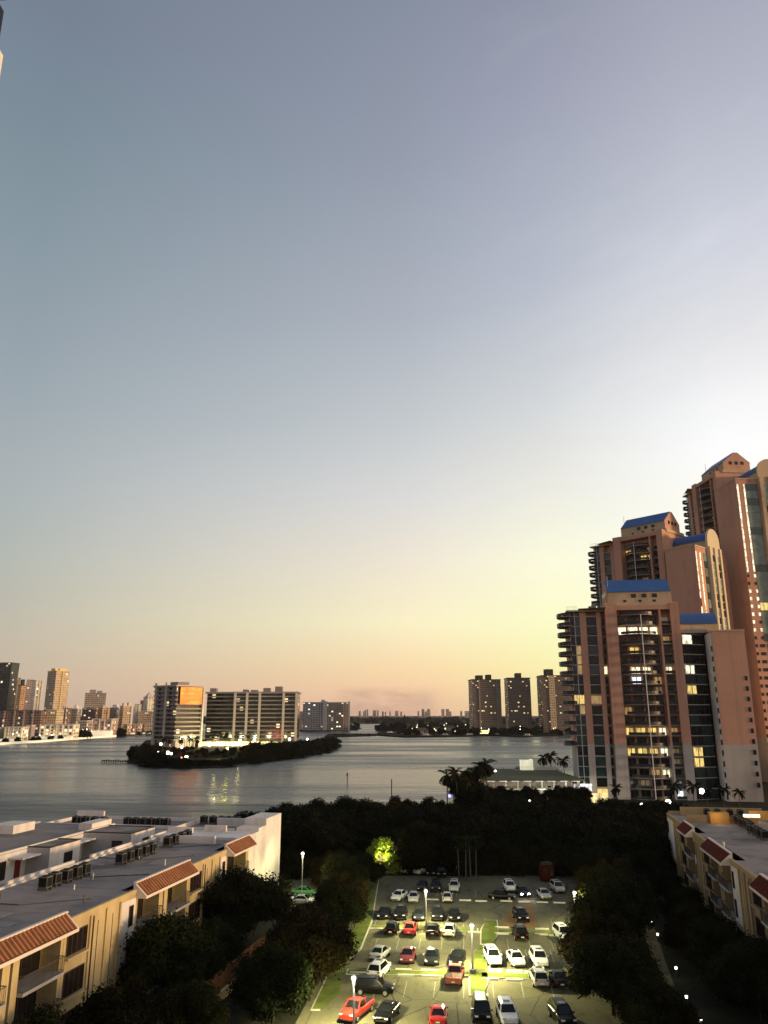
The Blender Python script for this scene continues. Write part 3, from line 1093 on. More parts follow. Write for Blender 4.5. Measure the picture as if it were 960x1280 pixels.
for i in range(3):
    TP['palm%d' % i] = palm_proto('palm_tree', 9.5, 70 + i)
TP['tallpalm'] = palm_proto('royal_palm', 9.0, 80, nf=16, L=2.4, r0=.13, bark=m_ptr)

# foreground, left side
LT = [('airy', (-15.0, 91.0, 0), .96, 'airy broad tree with gaps against the white end wall of the left block'),
      ('big1', (-19.0, 74.0, 0), .98, 'wide dark tree in front of the left block under the middle tile awning'),
      ('big2', (-18.6, 62.5, 0), .82, 'dark tree hiding the foot of the left block at the lower left'),
      ('big3', (-22.8, 57.0, 0), .70, 'brown tinged tree at the bottom left corner under the nearest balcony'),
      ('big1', (-16.8, 82.6, 0), .66, 'dark tree between the wide tree and the airy one by the left block'),
      ('big2', (-7.6, 79.5, 0), .98, 'reddish dark tree at the left edge of the lot, beside the silver sedan'),
      ('big3', (-9.0, 70.6, 0), .76, 'low dark tree at the bottom edge left of the bright red pickup'),
      ('big3', (-6.9, 88.0, 0), .70, 'dark tree at the left edge of the lot above the reddish one'),
      ('big2', (-5.2, 104.5, 0), .74, 'round dark tree at the left edge of the lot beside the five dark cars'),
      ('big1', (-5.4, 97.2, 0), .68, 'small round tree below the side lot at the left edge of the main lot'),
      ('big3', (-5.4, 113.0, 0), .76, 'dark tree dividing the side lot from the main lot'),
      ('big1', (-2.8, 121.5, 0), .60, 'dark tree below the brightly lit yellow tree'),
      ('big2', (-7.4, 122.0, 0), .70, 'dark tree beside the van of which only the roof shows'),
      ('big1', (-14.6, 65.0, 0), .62, 'dark shrub like tree in front of the orange garden wall at the bottom edge')]
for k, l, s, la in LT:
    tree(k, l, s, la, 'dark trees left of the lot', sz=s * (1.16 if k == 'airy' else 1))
RT = [('big1', (19.0, 72.0, 0), .82, 'dark tree at the bottom edge right of the charcoal corner car'),
      ('big2', (21.0, 80.0, 0), .86, 'dark tree overhanging the right edge of the lot beside the dark hidden car'),
      ('big3', (23.9, 89.0, 0), .95, 'big black tree right of the three white cars'),
      ('big1', (26.8, 98.0, 0), .90, 'black tree right of the right-hand lamp pole'),
      ('big2', (29.0, 107.5, 0), .9, 'black tree behind the first bollard light'),
      ('big3', (30.5, 117.5, 0), .8, 'black tree in front of the dim white pickup right of the lot'),
      ('big1', (35.3, 98.5, 0), .60, 'black tree at the foot of the right block near the two close bollard lights'),
      ('big2', (32.6, 88.5, 0), .72, 'wide black tree right of the walk below the long awning'),
      ('big3', (31.4, 79.5, 0), .74, 'black tree right of the walk beside the lowest bollards'),
      ('big1', (30.8, 71.0, 0), .80, 'black tree in the bottom right corner'),
      ('big2', (20.6, 65.5, 0), .66, 'black tree at the bottom edge left of the walk'),
      ('big3', (36.6, 109.0, 0), .60, 'black tree by the far corner bay of the right block'),
      ('big1', (37.8, 120.0, 0), .70, 'black tree against the far corner of the right block')]
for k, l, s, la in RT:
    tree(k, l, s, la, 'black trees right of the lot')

# lit tree
def X_(u, y):
    return (u - 480) / 960 * 1.10 * y


p = Vector((X_(477, 130.0), 130.0, 0))
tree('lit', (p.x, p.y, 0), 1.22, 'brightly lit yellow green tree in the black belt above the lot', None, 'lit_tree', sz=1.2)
t = thing('tree_lamp', 'lamp lighting the yellow green tree, hidden by the dark crown below it', 'lamp', (p.x + .3, p.y - 2.9, 0))
MB().tube([(0, 0, 0), (0, 0, 2.5)], .05, 8).build('pole', m_dark, t)
MB().tube([(0, 0, 2.5), (0, .12, 2.65), (0, .3, 2.75)], [.09, .11, .08], 8).build('lamp_head', m_dark, t)
l = bpy.data.lights.new('lamp_light', 'SPOT')
l.energy = 2600
l.color = (1, .95, .5)
l.spot_size = R(110)
l.shadow_soft_size = .15
lo = bpy.data.objects.new('lamp_light', l)
COL.objects.link(lo)
lo.parent = t
lo.location = (0, .45, 2.9)
lo.rotation_euler = (R(98), 0, 0)

# the belt between the lot and the water
LB = 'black mangrove tree in the dense dark belt between the lot and the water'
rows = [(134, -19, 40, 1.0), (139, -22, 44, .98), (146, -25, 50, 1.0), (154, -24, 56, 1.0), (163, -22, 60, .98), (173, -19, 62, .95), (184, 13, 62, .9), (196, 17, 60, .85), (206, 24, 58, .66)]
n = 0
for y, x0, x1, s in rows:
    x = x0
    while x < x1:
        xx, yy = x + random.uniform(-1, 1), y + random.uniform(-2.5, 2.5)
        k = random.choice(['man0', 'man1', 'man2', 'man3', 'man4'])
        low = 1.0
        if abs(xx) < 3.4 and yy < 138:
            x += 4.4
            continue
        if 12 < xx < 20 and yy > 150:
            low = .72                     # the dip where the water shows
        if yy > 178:
            low = .6
        tree(k, (xx, yy, -.2), s * low * random.uniform(.88, 1.1), LB, 'dark belt of mangroves')
        x += random.uniform(4.4, 6.6)
for x, y, s in ((-14, 128.5, .62), (-9, 131, .7), (-20, 127, .5), (4.2, 132.0, .6), (6, 132.5, .66), (17, 131.5, .62), (21, 131, .6), (26, 130.5, .7), (32, 128, .9), (37, 130, .95), (42, 131, 1), (33, 118, .75)):
    tree('man%d' % random.randrange(5), (x, y, -.2), s, 'low dark bush tree at the far edge of the lot in front of the belt', 'bush trees at the end of the lot')

# pale palm trunks standing at the end of the lot
for k, (u, v, h) in enumerate(((575, 1103, 5.4), (584, 1104, 5.0), (590, 1105, 5.2), (597, 1104, 4.6))):
    p = G(u, v, 0)
    t = tree('tallpalm', (p.x, p.y + 1.5, 0), .62, 'pale slim palm trunk at the end of the lot right of the small flat lamp', 'palm trunks behind the lot', 'palm_tree')
for k, (u, v) in enumerate(((363, 1079), (376, 1080))):
    p = G(u, v, 0)
    tree('tallpalm', (p.x, p.y, 0), .66, ('left', 'right')[k] + ' one of two pale palm trunks beyond the side lot by the white end wall', 'palms by the white end wall', 'palm_tree')
# coconut palms at the waterfront
PL = [(559, 994, 215, .92, 'leftmost coconut palm of the group standing against the water'), (572, 994, 218, .95, 'coconut palm right behind the leftmost one by the water'), (583, 992, 214, .78, 'lower coconut palm of the waterfront group, right of two tall ones'),
      (601, 985, 229, 1.05, 'tall coconut palm rising above the left end of the garage roof'), (609, 985, 233, 1.08, 'coconut palm beside the tall one above the garage roof'), (594, 985, 240, .85, 'smaller palm between the waterfront group and the garage'),
      (679, 965, 296, .95, 'left palm of the pair behind the white kiosk'), (690, 965, 290, 1.02, 'right palm of the pair behind the white kiosk'), (706, 965, 285, .9, 'palm touching the teal glass corner of the nearest pink tower'),
      (640, 968, 282, .45, 'small palm left of the white kiosk on the garage'), (867, 1003, 205, .72, 'palm in front of the tall pink slab wall at its left foot'), (884, 1006, 203, .62, 'short palm in front of the pale base of the pink slab wall'), (842, 1002, 206, .7, 'palm at the foot of the balcony bay of the nearest pink tower'),
      (925, 1010, 200, .6, 'small palm behind the right-hand apartment roof'), (905, 1008, 206, .62, 'palm behind the right-hand roof, below the pale slab base'), (770, 1004, 212, .6, 'small palm in front of the pale pillar foot of the nearest pink tower')]
for u, v, y, s, la in PL:
    p = D(u, v, y)
    tree('palm%d' % random.randrange(3), (p.x, y, -.1), s, la, 'palms along the waterfront')
random.seed(31)
for i in range(15):
    tree('man%d' % (i % 5), (random.uniform(22.5, 28.6), random.uniform(208, 262), -.1), random.uniform(.62, .98), 'dark bushy tree among the coconut palms at the waterfront', 'bushes round the waterfront palms')
for i in range(9):
    tree('man%d' % (i % 5), (31 + i * 3.6 + random.uniform(-1, 1), 281.5 + random.uniform(-1.5, 3), 0), random.uniform(.7, .95), 'dark bushy tree behind the garage roof by the water', 'trees behind the garage')
# hedge trees in front of the garage
for k in range(10):
    tree('man%d' % (k % 5), (30 + k * 2.7, 226 + random.uniform(-2, 2), 0), random.choice((.34, .42, .5, .62, .7)), 'dark bushy tree in front of the lit garage under its flat roof', 'trees in front of the garage')
# ------------------------------------------------------------------ the two low apartment blocks
m_white = M('white_stucco', (.74, .68, .60), .9, var=.08, vscale=.4, dark=(.48, .43, .36), dscale=.25, damt=.5, streak=.7)
m_grey = M('grey_stucco', (.40, .38, .35), .9, var=.1, vscale=.4, dark=(.26, .24, .22), dscale=.25)
m_roof = M('roof_membrane', (.29, .245, .21), .95, var=.16, vscale=.3, bump=.2, dark=(.11, .10, .095), dscale=.12, damt=.8)
m_tile = M('clay_tiles', (.34, .15, .07), .8, var=.25, vscale=1.5, dark=(.2, .07, .03), dscale=.8)
m_bed = M('awning_shade_bed', (.07, .03, .018), .9, var=.2)  # dark colour stands for the shade between the tile ridges
m_rtile = M('dark_red_tiles', (.12, .024, .016), .8, var=.25, vscale=1.5)
m_trimw = M('awning_trim', (.72, .60, .48), .8, var=.1)
m_aglass = glass_mat('apartment_glass', (.018, .014, .012), .12, .6)
m_fr = M('bronze_frame', (.06, .04, .03), .6)
m_ptw = M('parapet_cap', (.66, .60, .52), .85, var=.1)
m_ac = M('condenser_metal', (.13, .125, .105), .6, .2, var=.25, vscale=2)
m_acd = M('condenser_grille', (.012, .012, .012), .7)
m_rail = M('railing_metal', (.10, .085, .06), .5)
m_red = M('red_door', (.22, .035, .03), .7)


def fbox(mb, face, c, o0, o1, a0, a1, z0, z1, mi=0):
    """a box on a wall face: o = distance outwards from the face, a = along it"""
    if face == 'x+':
        mb.box(c + o0, c + o1, a0, a1, z0, z1, mi)
    elif face == 'x-':
        mb.box(c - o1, c - o0, a0, a1, z0, z1, mi)
    elif face == 'y-':
        mb.box(a0, a1, c - o1, c - o0, z0, z1, mi)
    else:
        mb.box(a0, a1, c + o0, c + o1, z0, z1, mi)


def win(par, face, c, a0, a1, z0, z1, nm=1, glass=None, frame=None, ft=.07, name='window'):
    mb = MB()
    fbox(mb, face, c, -.02, .025, a0 + ft, a1 - ft, z0 + ft, z1 - ft)
    w = mb.build(name, glass or m_aglass, par)
    mb = MB()
    fbox(mb, face, c, -.03, .07, a0, a0 + ft, z0, z1)
    fbox(mb, face, c, -.03, .07, a1 - ft, a1, z0, z1)
    fbox(mb, face, c, -.03, .07, a0 + ft, a1 - ft, z0, z0 + ft)
    fbox(mb, face, c, -.03, .07, a0 + ft, a1 - ft, z1 - ft, z1)
    for i in range(nm):
        m = a0 + (a1 - a0) * (i + 1) / (nm + 1)
        fbox(mb, face, c, -.03, .06, m - .03, m + .03, z0 + ft, z1 - ft)
    mb.build('window_frame', frame or m_fr, w)
    return w


def railing(par, pts, z0, h, mat=None, step=.14):
    mb = MB()
    for a, b in zip(pts[:-1], pts[1:]):
        a, b = Vector((*a, z0)), Vector((*b, z0))
        L = (b - a).length
        mb.bar(a + Vector((0, 0, h)), b + Vector((0, 0, h)), .035)
        mb.bar(a + Vector((0, 0, .1)), b + Vector((0, 0, .1)), .02)
        n = max(1, int(L / step))
        for i in range(n + 1):
            p = a + (b - a) * i / n
            mb.bar(p, p + Vector((0, 0, h)), .012 if i % 8 else .025)
    return mb.build('railing', mat or m_rail, par)


def awning(par, f, y0, y1, tile):
    """sloping tiled awning over a balcony bay; f = +1 faces +x"""
    sl = [(-.15, 9.72), (1.05, 8.25)]
    bed = MB()
    bed.extr([(f * -.15, 9.34), (f * .88, 8.42), (f * .93, 8.52), (f * -.1, 9.45)], 'y', y0, y1)
    mb = MB()
    n = int((y1 - y0) / .46)
    for i in range(n):
        yc = y0 + (i + .5) * (y1 - y0) / n
        w = (y1 - y0) / n * .30
        a0, a1 = Vector((f * -.08, 0, 9.46)), Vector((f * .93, 0, 8.54))
        for (dy0, h0), (dy1, h1) in (((-w, -.01), (-w * .6, .17)), ((-w * .6, .17), (w * .6, .17)), ((w * .6, .17), (w, -.01))):
            u0, u1 = Vector((f * h0 * .77, 0, h0 * .64)), Vector((f * h1 * .77, 0, h1 * .64))
            mb.add([a0 + u0 + Vector((0, yc + dy0, 0)), a1 + u0 + Vector((0, yc + dy0, 0)), a1 + u1 + Vector((0, yc + dy1, 0)), a0 + u1 + Vector((0, yc + dy1, 0))], [(0, 1, 2, 3)])
    t = mb.build('tile_awning', tile, par, fixn=False)
    bed.build('awning_shade_bed', m_bed, t)
    mb = MB()
    mb.extr([(f * -.25, 9.4), (f * .02, 9.53), (f * -.02, 9.64), (f * -.3, 9.64)], 'y', y0 - .2, y1 + .2)
    mb.extr([(f * .88, 8.3), (f * 1.02, 8.3), (f * 1.02, 8.53), (f * .95, 8.53)], 'y', y0 - .2, y1 + .2)
    for ya, yb in ((y0 - .22, y0 - .01), (y1 + .01, y1 + .22)):
        mb.extr([(f * -.26, 9.62), (f * 1.0, 8.55), (f * 1.0, 8.32), (f * -.02, 8.32), (f * -.26, 8.6)], 'y', ya, yb)
    mb.build('awning_trim', m_trimw, t)
    return t


def facade(par, f, bays, gaps, wallm, tile, ymin, ymax, detail=True):
    """street front of a block: awning bays with recessed balconies, and flat stretches between"""
    face = 'x+' if f > 0 else 'x-'
    X = lambda a: f * a
    LV = [(0.2, 2.7), (2.95, 5.5), (5.75, 8.2)]

    def B(mb, x0, x1, y0, y1, z0, z1):
        a, b = sorted((X(x0), X(x1)))
        mb.box(a, b, y0, y1, z0, z1)
    for y0, y1 in gaps:
        mb = MB()
        B(mb, -1.6, 0, y0, y1, 0, 8.72)
        B(mb, -.25, .06, y0, y1, 8.72, 9.06)
        mb.build('wall', wallm, par)
        if not detail:
            continue
        L = y1 - y0
        if L < 7:
            for zz in LV:
                win(par, face, 0, y0 + .4, y0 + L * .45, zz[0] + .7, zz[1] - .2, 2)
            continue
        for zz in LV:
            win(par, face, 0, y0 + .35, y0 + 3.1, zz[0] + .65, zz[1] - .15, 3)
            mb = MB()
            B(mb, 0, .32, y0 + .25, y0 + 3.2, zz[0] + .45, zz[0] + .6)
            mb.build('window_sill', wallm, par)
        for yy in (y0 + 3.5, y0 + 5.9, y0 + 8.1):
            mb = MB()
            B(mb, 0, .14, yy - .13, yy + .13, 0, 8.6)
            mb.build('pilaster', wallm, par)
        for yy in (y0 + 4.7, y0 + 7.0):
            mb = MB()
            B(mb, 0, .02, yy - .04, yy + .04, 0, 8.0)
            mb.build('joint', m_fr, par)
        mb = MB()
        mb.tube([(X(.12), y0 + 3.8, 0), (X(.12), y0 + 3.8, 8.5)], .06, 6)
        mb.build('downpipe', m_fr, par)
        mb = MB()
        B(mb, 0.0, .03, y0 + 8.3, y1 - .15, 3.0, 8.4)
        mb.build('wall_panel', m_white, par)
        for zz in LV[1:]:
            win(par, face, X(.035), y1 - 1.3, y1 - .6, zz[0] + .5, zz[1] - .3, 0)
        win(par, face, 0, y0 + 8.4, y1 - .3, .9, 2.5, 2)
    for y0, y1 in bays:
        L = y1 - y0
        mb = MB()
        B(mb, -1.6, -.02, y0, y1, 8.3, 8.84)
        mb.build('soffit', wallm, par)
        if L > 8:
            fins = [(y0, y0 + .3), (y0 + 4.5, y0 + 5.3), (y0 + 5.6, y0 + 6.3), (y1 - .35, y1)]
            opens = [(y0 + .3, y0 + 4.5), (y0 + 6.3, y1 - .35)]
        else:
            fins = [(y0, y0 + .3), (y1 - .9, y1)]
            opens = [(y0 + .3, y1 - .9)]
        for a, b in fins:
            mb = MB()
            B(mb, -1.6, -.03, a, b, 0, 8.3)
            mb.build('fin_wall', wallm, par)
        for a, b in opens:
            for i, zz in enumerate(LV):
                if not detail and i == 0:
                    continue
                win(par, face, X(-1.55), a + .2, b - .2, zz[0], zz[1] - .2, 3, ft=.08, name='sliding_door')
                mb = MB()
                B(mb, -1.58, .45, a, b, zz[0] - .24, zz[0] - .02)
                o = mb.build('balcony', m_grey, par)
                railing(o, [(X(-.02), a + .04), (X(.4), a + .04), (X(.4), b - .04), (X(-.02), b - .04)], zz[0] - .02, 1.02)
        awning(par, f, y0, y1, tile)


def roof_part(par, x0, x1, y0, y1, z, walls='nsew', cap=None, ph=.18):
    o = MB().box(x0 + .02, x1 - .02, y0 + .02, y1 - .02, z - .05, z).build('roof', m_roof, par)
    mb = MB()
    w = .26
    if 'w' in walls:
        mb.box(x0, x0 + w, y0, y1, z + .003, z + ph)
    if 'e' in walls:
        mb.box(x1 - w, x1, y0, y1, z + .003, z + ph)
    if 's' in walls:
        mb.box(x0 + w, x1 - w, y0, y0 + w, z + .003, z + ph)
    if 'n' in walls:
        mb.box(x0 + w, x1 - w, y1 - w, y1, z + .003, z + ph)
    if mb.v:
        mb.build('parapet', cap or m_ptw, o)
    return o


LB_O, LB_R = (-17.65, 97.7, 0), R(-10.5)
t = thing('apartment_block', 'long low cream and white apartment block with clay tile awnings at the lower left', 'building', LB_O, LB_R)
MB().box(-12.5, -1.6, -52, 5.0, 0, 8.78).build('wall', m_cream, t)
facade(t, 1, [(-57.5, -46.4), (-46.0, -34.5), (-23.5, -12.5), (-2.3, 5.0)], [(-34.5, -23.5), (-12.5, -2.3)], m_cream, m_tile, -52, 6)
roof_part(t, -12.5, 0, -52, 5.0, 8.84, 'w')
# white end block stepping up
MB().box(-13, -.9, 5.02, 11.0, 0, 9.15).build('wall', m_white, t)
MB().prism([(-4, 11), (-.9, 11), (-.9, 14), (-4, 14)], 0, 9.55).build('wall', m_white, t)
MB().box(-4, -.9, 14, 20.5, 0, 10.35).build('wall', m_white, t)
MB().box(-13, -4, 11, 20.5, 0, 8.8).build('wall', m_white, t)
roof_part(t, -13, -4.0, 11.05, 20.5, 8.86, 'wns', ph=.55)
MB().box(-12.4, -9.0, 8.2, 8.6, 9.15, 9.75).build('roof_screen', m_white, t)
MB().box(-8.0, -5.0, 9.8, 10.2, 9.15, 9.9).build('roof_screen', m_white, t)
MB().box(-9, -5, 16.6, 17.0, 8.86, 9.95).build('roof_screen', m_white, t)
# far cross wing and back wing round the courtyard
MB().box(-33, -13, 12.5, 21, 0, 8.8).build('wall', m_white, t)
roof_part(t, -33, -13, 12.5, 21, 8.86, 'nsw', m_white, .45)
MB().box(-34, -22.3, -46, 12.5, 0, 9.2).build('wall', m_white, t)
roof_part(t, -34, -22.3, -46, 12.5, 9.26, 'ew', m_ptw, .22)
for y0, y1, x1 in ((-7.0, -.8, -19.4), (4.6, 11.0, -15.6)):
    MB().box(-22.3, x1, y0, y1, 0, 9.3).build('wall', m_white, t)
    roof_part(t, -22.5, x1, y0, y1, 9.36, 'nes', m_fr, .1)
    MB().box(-22.3, x1 - .003, y0 - .012, y0, .1, 9.28).build('wall_panel', m_grey, t)  # grey sheet puts the shade of this side into its colour
    win(t, 'x+', x1, (y0 + y1) / 2 - .2, (y0 + y1) / 2 + 1.5, 6.6, 8.4, 1)
    win(t, 'x+', x1, (y0 + y1) / 2 - .2, (y0 + y1) / 2 + 1.5, 3.6, 5.4, 1)
win(t, 'y-', 4.585, -18.2, -16.8, 6.4, 8.5, 1)
win(t, 'x+', -22.3, -13.4, -10.6, 6.6, 8.5, 2)
win(t, 'x+', -22.3, -22.4, -19.6, 6.6, 8.5, 2)
win(t, 'x+', -22.3, 1.0, 2.5, 6.4, 8.5, 1)
MB().box(-22.34, -22.25, -9.0, -8.0, 5.9, 8.3).build('door', m_red, t)
MB().box(-22.34, -22.25, 3.0, 4.0, 5.9, 8.3).build('door', m_red, t)
MB().box(-22.3, -20.4, -10.4, -7.1, 8.6, 8.78).build('entry_canopy', m_white, t)
MB().box(-22.3, -20.4, .9, 4.5, 8.6, 8.78).build('entry_canopy', m_white, t)
for y0, y1 in ((-46, -7.1), (-.75, 4.5)):
    for z in (3.0, 5.7):
        o = MB().box(-22.3, -19.6, y0, y1, z, z + .2).build('walkway', m_grey, t)
        railing(o, [(-19.7, y0 + .1), (-19.7, y1 - .1)], z + .2, 1.05, step=.16)
for y0, y1, x in ((-24, -13.2, -12.5), (-10.0, -1, -12.5), (4, 11, -12.6)):
    MB().box(x - .25, x - .003, y0, y1, 8.3, 9.3).build('roof_screen', m_white, t)
MB().box(-33, -28.6, 20.4, 20.8, 9.3, 10.0).build('roof_screen', m_white, t)
MB().box(-33.9, -30.6, 2.0, 6.5, 9.26, 10.3).build('penthouse', m_white, t)
MB().box(-24.5, -22.6, 7, 12.0, 9.26, 10.1).build('penthouse', m_white, t)
MB().box(-10.5, -3.4, 2.2, 2.6, 8.84, 9.7).build('roof_screen', m_white, t)
mb = MB()
for x in (-33.4, -32.6):
    mb.tube([(x, -2.0, 9.3), (x, -2.0, 10.6), (x, -1.4, 10.6)], .05, 6)
mb.build('vent_pipe', m_ptw, t)
LBT = t
m_patch = M('roof_patch', (.28, .25, .225), .95, var=.2, vscale=.8)
rp = random.Random(6)
for i in range(16):
    x, y = rp.uniform(-12, -1.5), rp.uniform(-40, 1)
    w, l = rp.uniform(.6, 2.4), rp.uniform(.5, 2.2)
    MB().box(x, x + w, y, y + l, 8.842, 8.848 + .001 * i).build('roof_patch', m_patch, t)
for i in range(12):
    x, y = rp.uniform(-11.5, -2), rp.uniform(-38, 1)
    MB().tube([(x, y, 8.84), (x, y, 9.2 + rp.random() * .3)], .07, 7).build('vent_pipe', m_ptw if i % 2 else m_ac, t)
for y in (-30, -19.5, -9.0, -1.2):
    mb = MB()
    mb.tube([(-12.2, y, 8.9), (-7, y + rp.uniform(-1, 1), 8.9), (-2.4, y + 3, 8.9)], .045, 5)
    mb.build('conduit', m_ac, t)
mb = MB()
for y in range(-44, 2, 3):
    mb.box(-12.2, -.3, y, y + .07, 8.8405, 8.8445)
mb.build('roof_seam', M('roof_seam', (.15, .135, .125), .9), t)

# condensers on the roofs: each stands on its own rail pair
def ac_proto():
    t = thing('air_conditioner', '', 'air conditioner')
    mb = MB()
    mb.box(-.42, .42, -.42, .42, .25, 1.15)
    mb.build('casing', m_ac, t)
    mb = MB()
    for s in (-1, 1):
        mb.box(s * .424 - .004, s * .424 + .004, -.36, .36, .33, 1.05)
        mb.box(-.36, .36, s * .424 - .004, s * .424 + .004, .33, 1.05)
    mb.build('grille', m_acd, t)
    MB().tube([(0, 0, 1.15), (0, 0, 1.22)], [.33, .30], 14).build('fan_guard', m_acd, t)
    mb = MB()
    for s in (-.3, .3):
        mb.box(-.5, .5, s - .04, s + .04, 0, .25)
    mb.build('stand', m_ac, t)
    return learn(t)


AC0 = ac_proto()
ac_used = []


def acs(origin, rot, x, y0, y1, n, z, label, group, s=1.0, axis='y'):
    ca, sa = math.cos(rot), math.sin(rot)
    for i in range(n):
        o = AC0 if not ac_used else copy_tree(AC0)
        ac_used.append(o)
        f = i / max(1, n - 1)
        lx, ly = (x, y0 + (y1 - y0) * f) if axis == 'y' else (y0 + (y1 - y0) * f, x)
        lx += random.uniform(-.1, .1)
        o.location = (origin[0] + lx * ca - ly * sa, origin[1] + lx * sa + ly * ca, z)
        o.rotation_euler = (0, 0, rot + random.uniform(-.08, .08))
        o.scale = (s, s, s)
        tag(o, label, 'air conditioner', group)


acs(LB_O, LB_R, -8.4, -24.6, -18.2, 5, 8.84, 'condenser in the row on the left roof between the near and middle awnings', 'near roof row of condensers', 1.02)
acs(LB_O, LB_R, -8.6, -33.8, -31.4, 2, 8.84, 'condenser at the left edge of the photo above the nearest tile awning', 'condensers above the nearest awning', 1.02)
acs(LB_O, LB_R, -7.8, -12.2, -5.6, 5, 8.84, 'condenser in the left roof row behind the middle tile awning', 'middle roof row of condensers', 1.0)
acs(LB_O, LB_R, -8.0, -1.0, 4.6, 4, 8.84, 'condenser in the left roof row behind the farthest tile awning', 'far roof row of condensers', 1.0)
acs(LB_O, LB_R, 14.4, -29.4, -25.2, 4, 8.86, 'dark condenser at the far left of the roof row against the water', 'far left condensers on the cross wing', 1.0, 'x')
acs(LB_O, LB_R, 14.5, -21.5, -15.6, 6, 8.86, 'dark condenser in the middle cluster of the cross wing roof', 'middle condensers on the cross wing', 1.0, 'x')
acs(LB_O, LB_R, 18.0, -11.5, -6.6, 5, 8.86, 'dark condenser behind the white end wall of the left roof', 'condensers behind the white end wall', 1.0, 'x')
acs(LB_O, LB_R, -27.5, -14.0, -11.0, 3, 9.26, 'condenser on the back wing roof at the left edge of the photo', 'condensers on the back wing', 1.1)

# right block
RB_O, RB_R = (37.8, 92.3, 0), R(-10.5)
m_cream2 = M('tan_stucco', (.40, .29, .15), .9, var=.14, vscale=.5, dark=(.3, .21, .12), dscale=.2, streak=.8)
t = thing('apartment_block', 'low cream apartment block with dark red awnings at the right edge', 'building', RB_O, RB_R)
MB().box(1.6, 13, -46, 38, 0, 8.78).build('wall', m_cream2, t)
facade(t, -1, [(-49.5, -38), (-26.0, -14.3), (-2.6, 7.9), (17.5, 23.6)], [(-38, -26.0), (-14.3, -2.6), (7.9, 17.5), (23.6, 38)], m_cream2, m_rtile, -46, 38)
roof_part(t, 0, 13, -46, 23.6, 8.84, '', ph=.2)
roof_part(t, 0, 13, 23.62, 38, 8.84, 'n', m_cream2, .5)
m_olit = M('orange_lit_wall', (.52, .29, .09), .9, var=.15)  # orange lamp light put into the wall colour
MB().box(1.2, 5.0, 28.2, 28.5, 8.84, 9.9).build('roof_screen', m_cream2, t)
MB().box(4.4, 7.0, 27.6, 29.2, 8.84, 10.3).build('penthouse', m_olit, t)
MB().box(7.05, 11.0, 28.2, 28.6, 8.84, 9.6).build('roof_screen', m_olit, t)
MB().box(11.05, 22, 33, 33.4, 8.84, 10.1).build('roof_screen', m_olit, t)
MB().box(13, 30, -46, 38, 0, 8.8).build('wall', m_cream2, t)
roof_part(t, 13, 30, -46, 38, 8.86, '', ph=.2)
MB().box(2.0, 14, 37.4, 37.7, 8.84, 10.0).build('roof_screen', m_cream2, t)
MB().box(9.9, 12.2, 31.7, 31.8, 9.35, 9.75).build('lit_window', lit_mat('roof_window_glow', (1, .82, .5), 3.5), t)
mb = MB()
mb.tube([(.9, 4.0, 8.8), (.9, 4.0, 9.5)], .12, 8)
mb.tube([(.9, 4.0, 9.5), (.9, 4.0, 9.75)], [.2, .1], 8)
mb.build('roof_vent', m_ptw, t)
for (x, y, sx_) in ((5.2, 27.0, 1), (11.6, 31.2, 1)):
    l = bpy.data.lights.new('roof_light', 'POINT')
    l.energy = 42
    l.color = (1, .66, .22)
    l.shadow_soft_size = .2
    lo = bpy.data.objects.new('roof_light', l)
    COL.objects.link(lo)
    lo.parent = t
    lo.location = (x, y - .6, 10.0)
acs(RB_O, RB_R, 8.2, 21.0, 28.0, 6, 8.84, 'dark condenser in the long row on the right-hand roof beside the orange lit wall', 'condensers on the right roof', 1.02)
acs(RB_O, RB_R, 7.6, 12.6, 18.0, 4, 8.84, 'dark condenser at the right edge of the photo on the right-hand roof', 'condensers at the right edge', 1.02)
acs(RB_O, RB_R, 35.6, 5.5, 10.5, 4, 8.84, 'dark condenser at the far end of the right-hand roof before the black trees', 'condensers at the far end', 1.0, 'x')

# corner of the neighbouring balcony, cut by the left edge high up
t = thing('balcony_corner', 'corner of a neighbouring balcony with dark screen and white slab at the top left', 'balcony', (-7.37, 12, 35.6))
MB().box(-3.2, .07, -3, 0, 0, .62).build('slab', m_white, t)
MB().box(-3.2, -.02, -2.9, -.05, .72, 1.62).build('screen', M('screen_panel', (.012, .013, .018), .4), t)
MB().prism([(-3.2, -2.9), (-.05, -2.9), (-.05, 0), (-3.2, 0)], 1.95, 5.2, poly1=[(-3.2, -2.9), (.4, -2.9), (.4, 0), (-3.2, 0)]).build('upper_wall', M('umber_wall', (.045, .036, .026), .8), t)
MB().box(-3.3, -1.0, -2.6, -.6, -6, 2.2).build('column', m_white, t)
# ------------------------------------------------------------------ the three pink towers
m_pink = M('pink_stucco', (.61, .34, .225), .9, var=.07, vscale=.06, dark=(.46, .24, .165), dscale=.05, damt=.6, streak=.35)
m_pinkg = M('grey_base_stucco', (.52, .46, .39), .9, var=.08, vscale=.1, dark=(.25, .22, .19), dscale=.06, streak=.4)
m_tan = M('tan_crown_stucco', (.58, .43, .27), .9, var=.07, vscale=.1, dark=(.3, .22, .14), dscale=.08, streak=.4)
m_blue = M('blue_metal_roof', (.035, .115, .30), .5, var=.12, vscale=.2, spec=.3)
m_teal = glass_mat('teal_glass', (.028, .06, .055), .1, .5)
m_teal_sky = glass_mat('teal_glass_sky_sheen', (.17, .23, .20), .25, .5)  # bright sky reflection put into the glass colour as a paler teal
m_dglass = glass_mat('dark_tower_glass', (.012, .015, .016), .12, .4)
m_slab = M('balcony_slab', (.32, .28, .24), .9, var=.1)
m_brail = M('balcony_railing', (.035, .038, .034), .4, spec=.3)
m_white2 = M('divider_white', (.62, .60, .55), .8, var=.1)
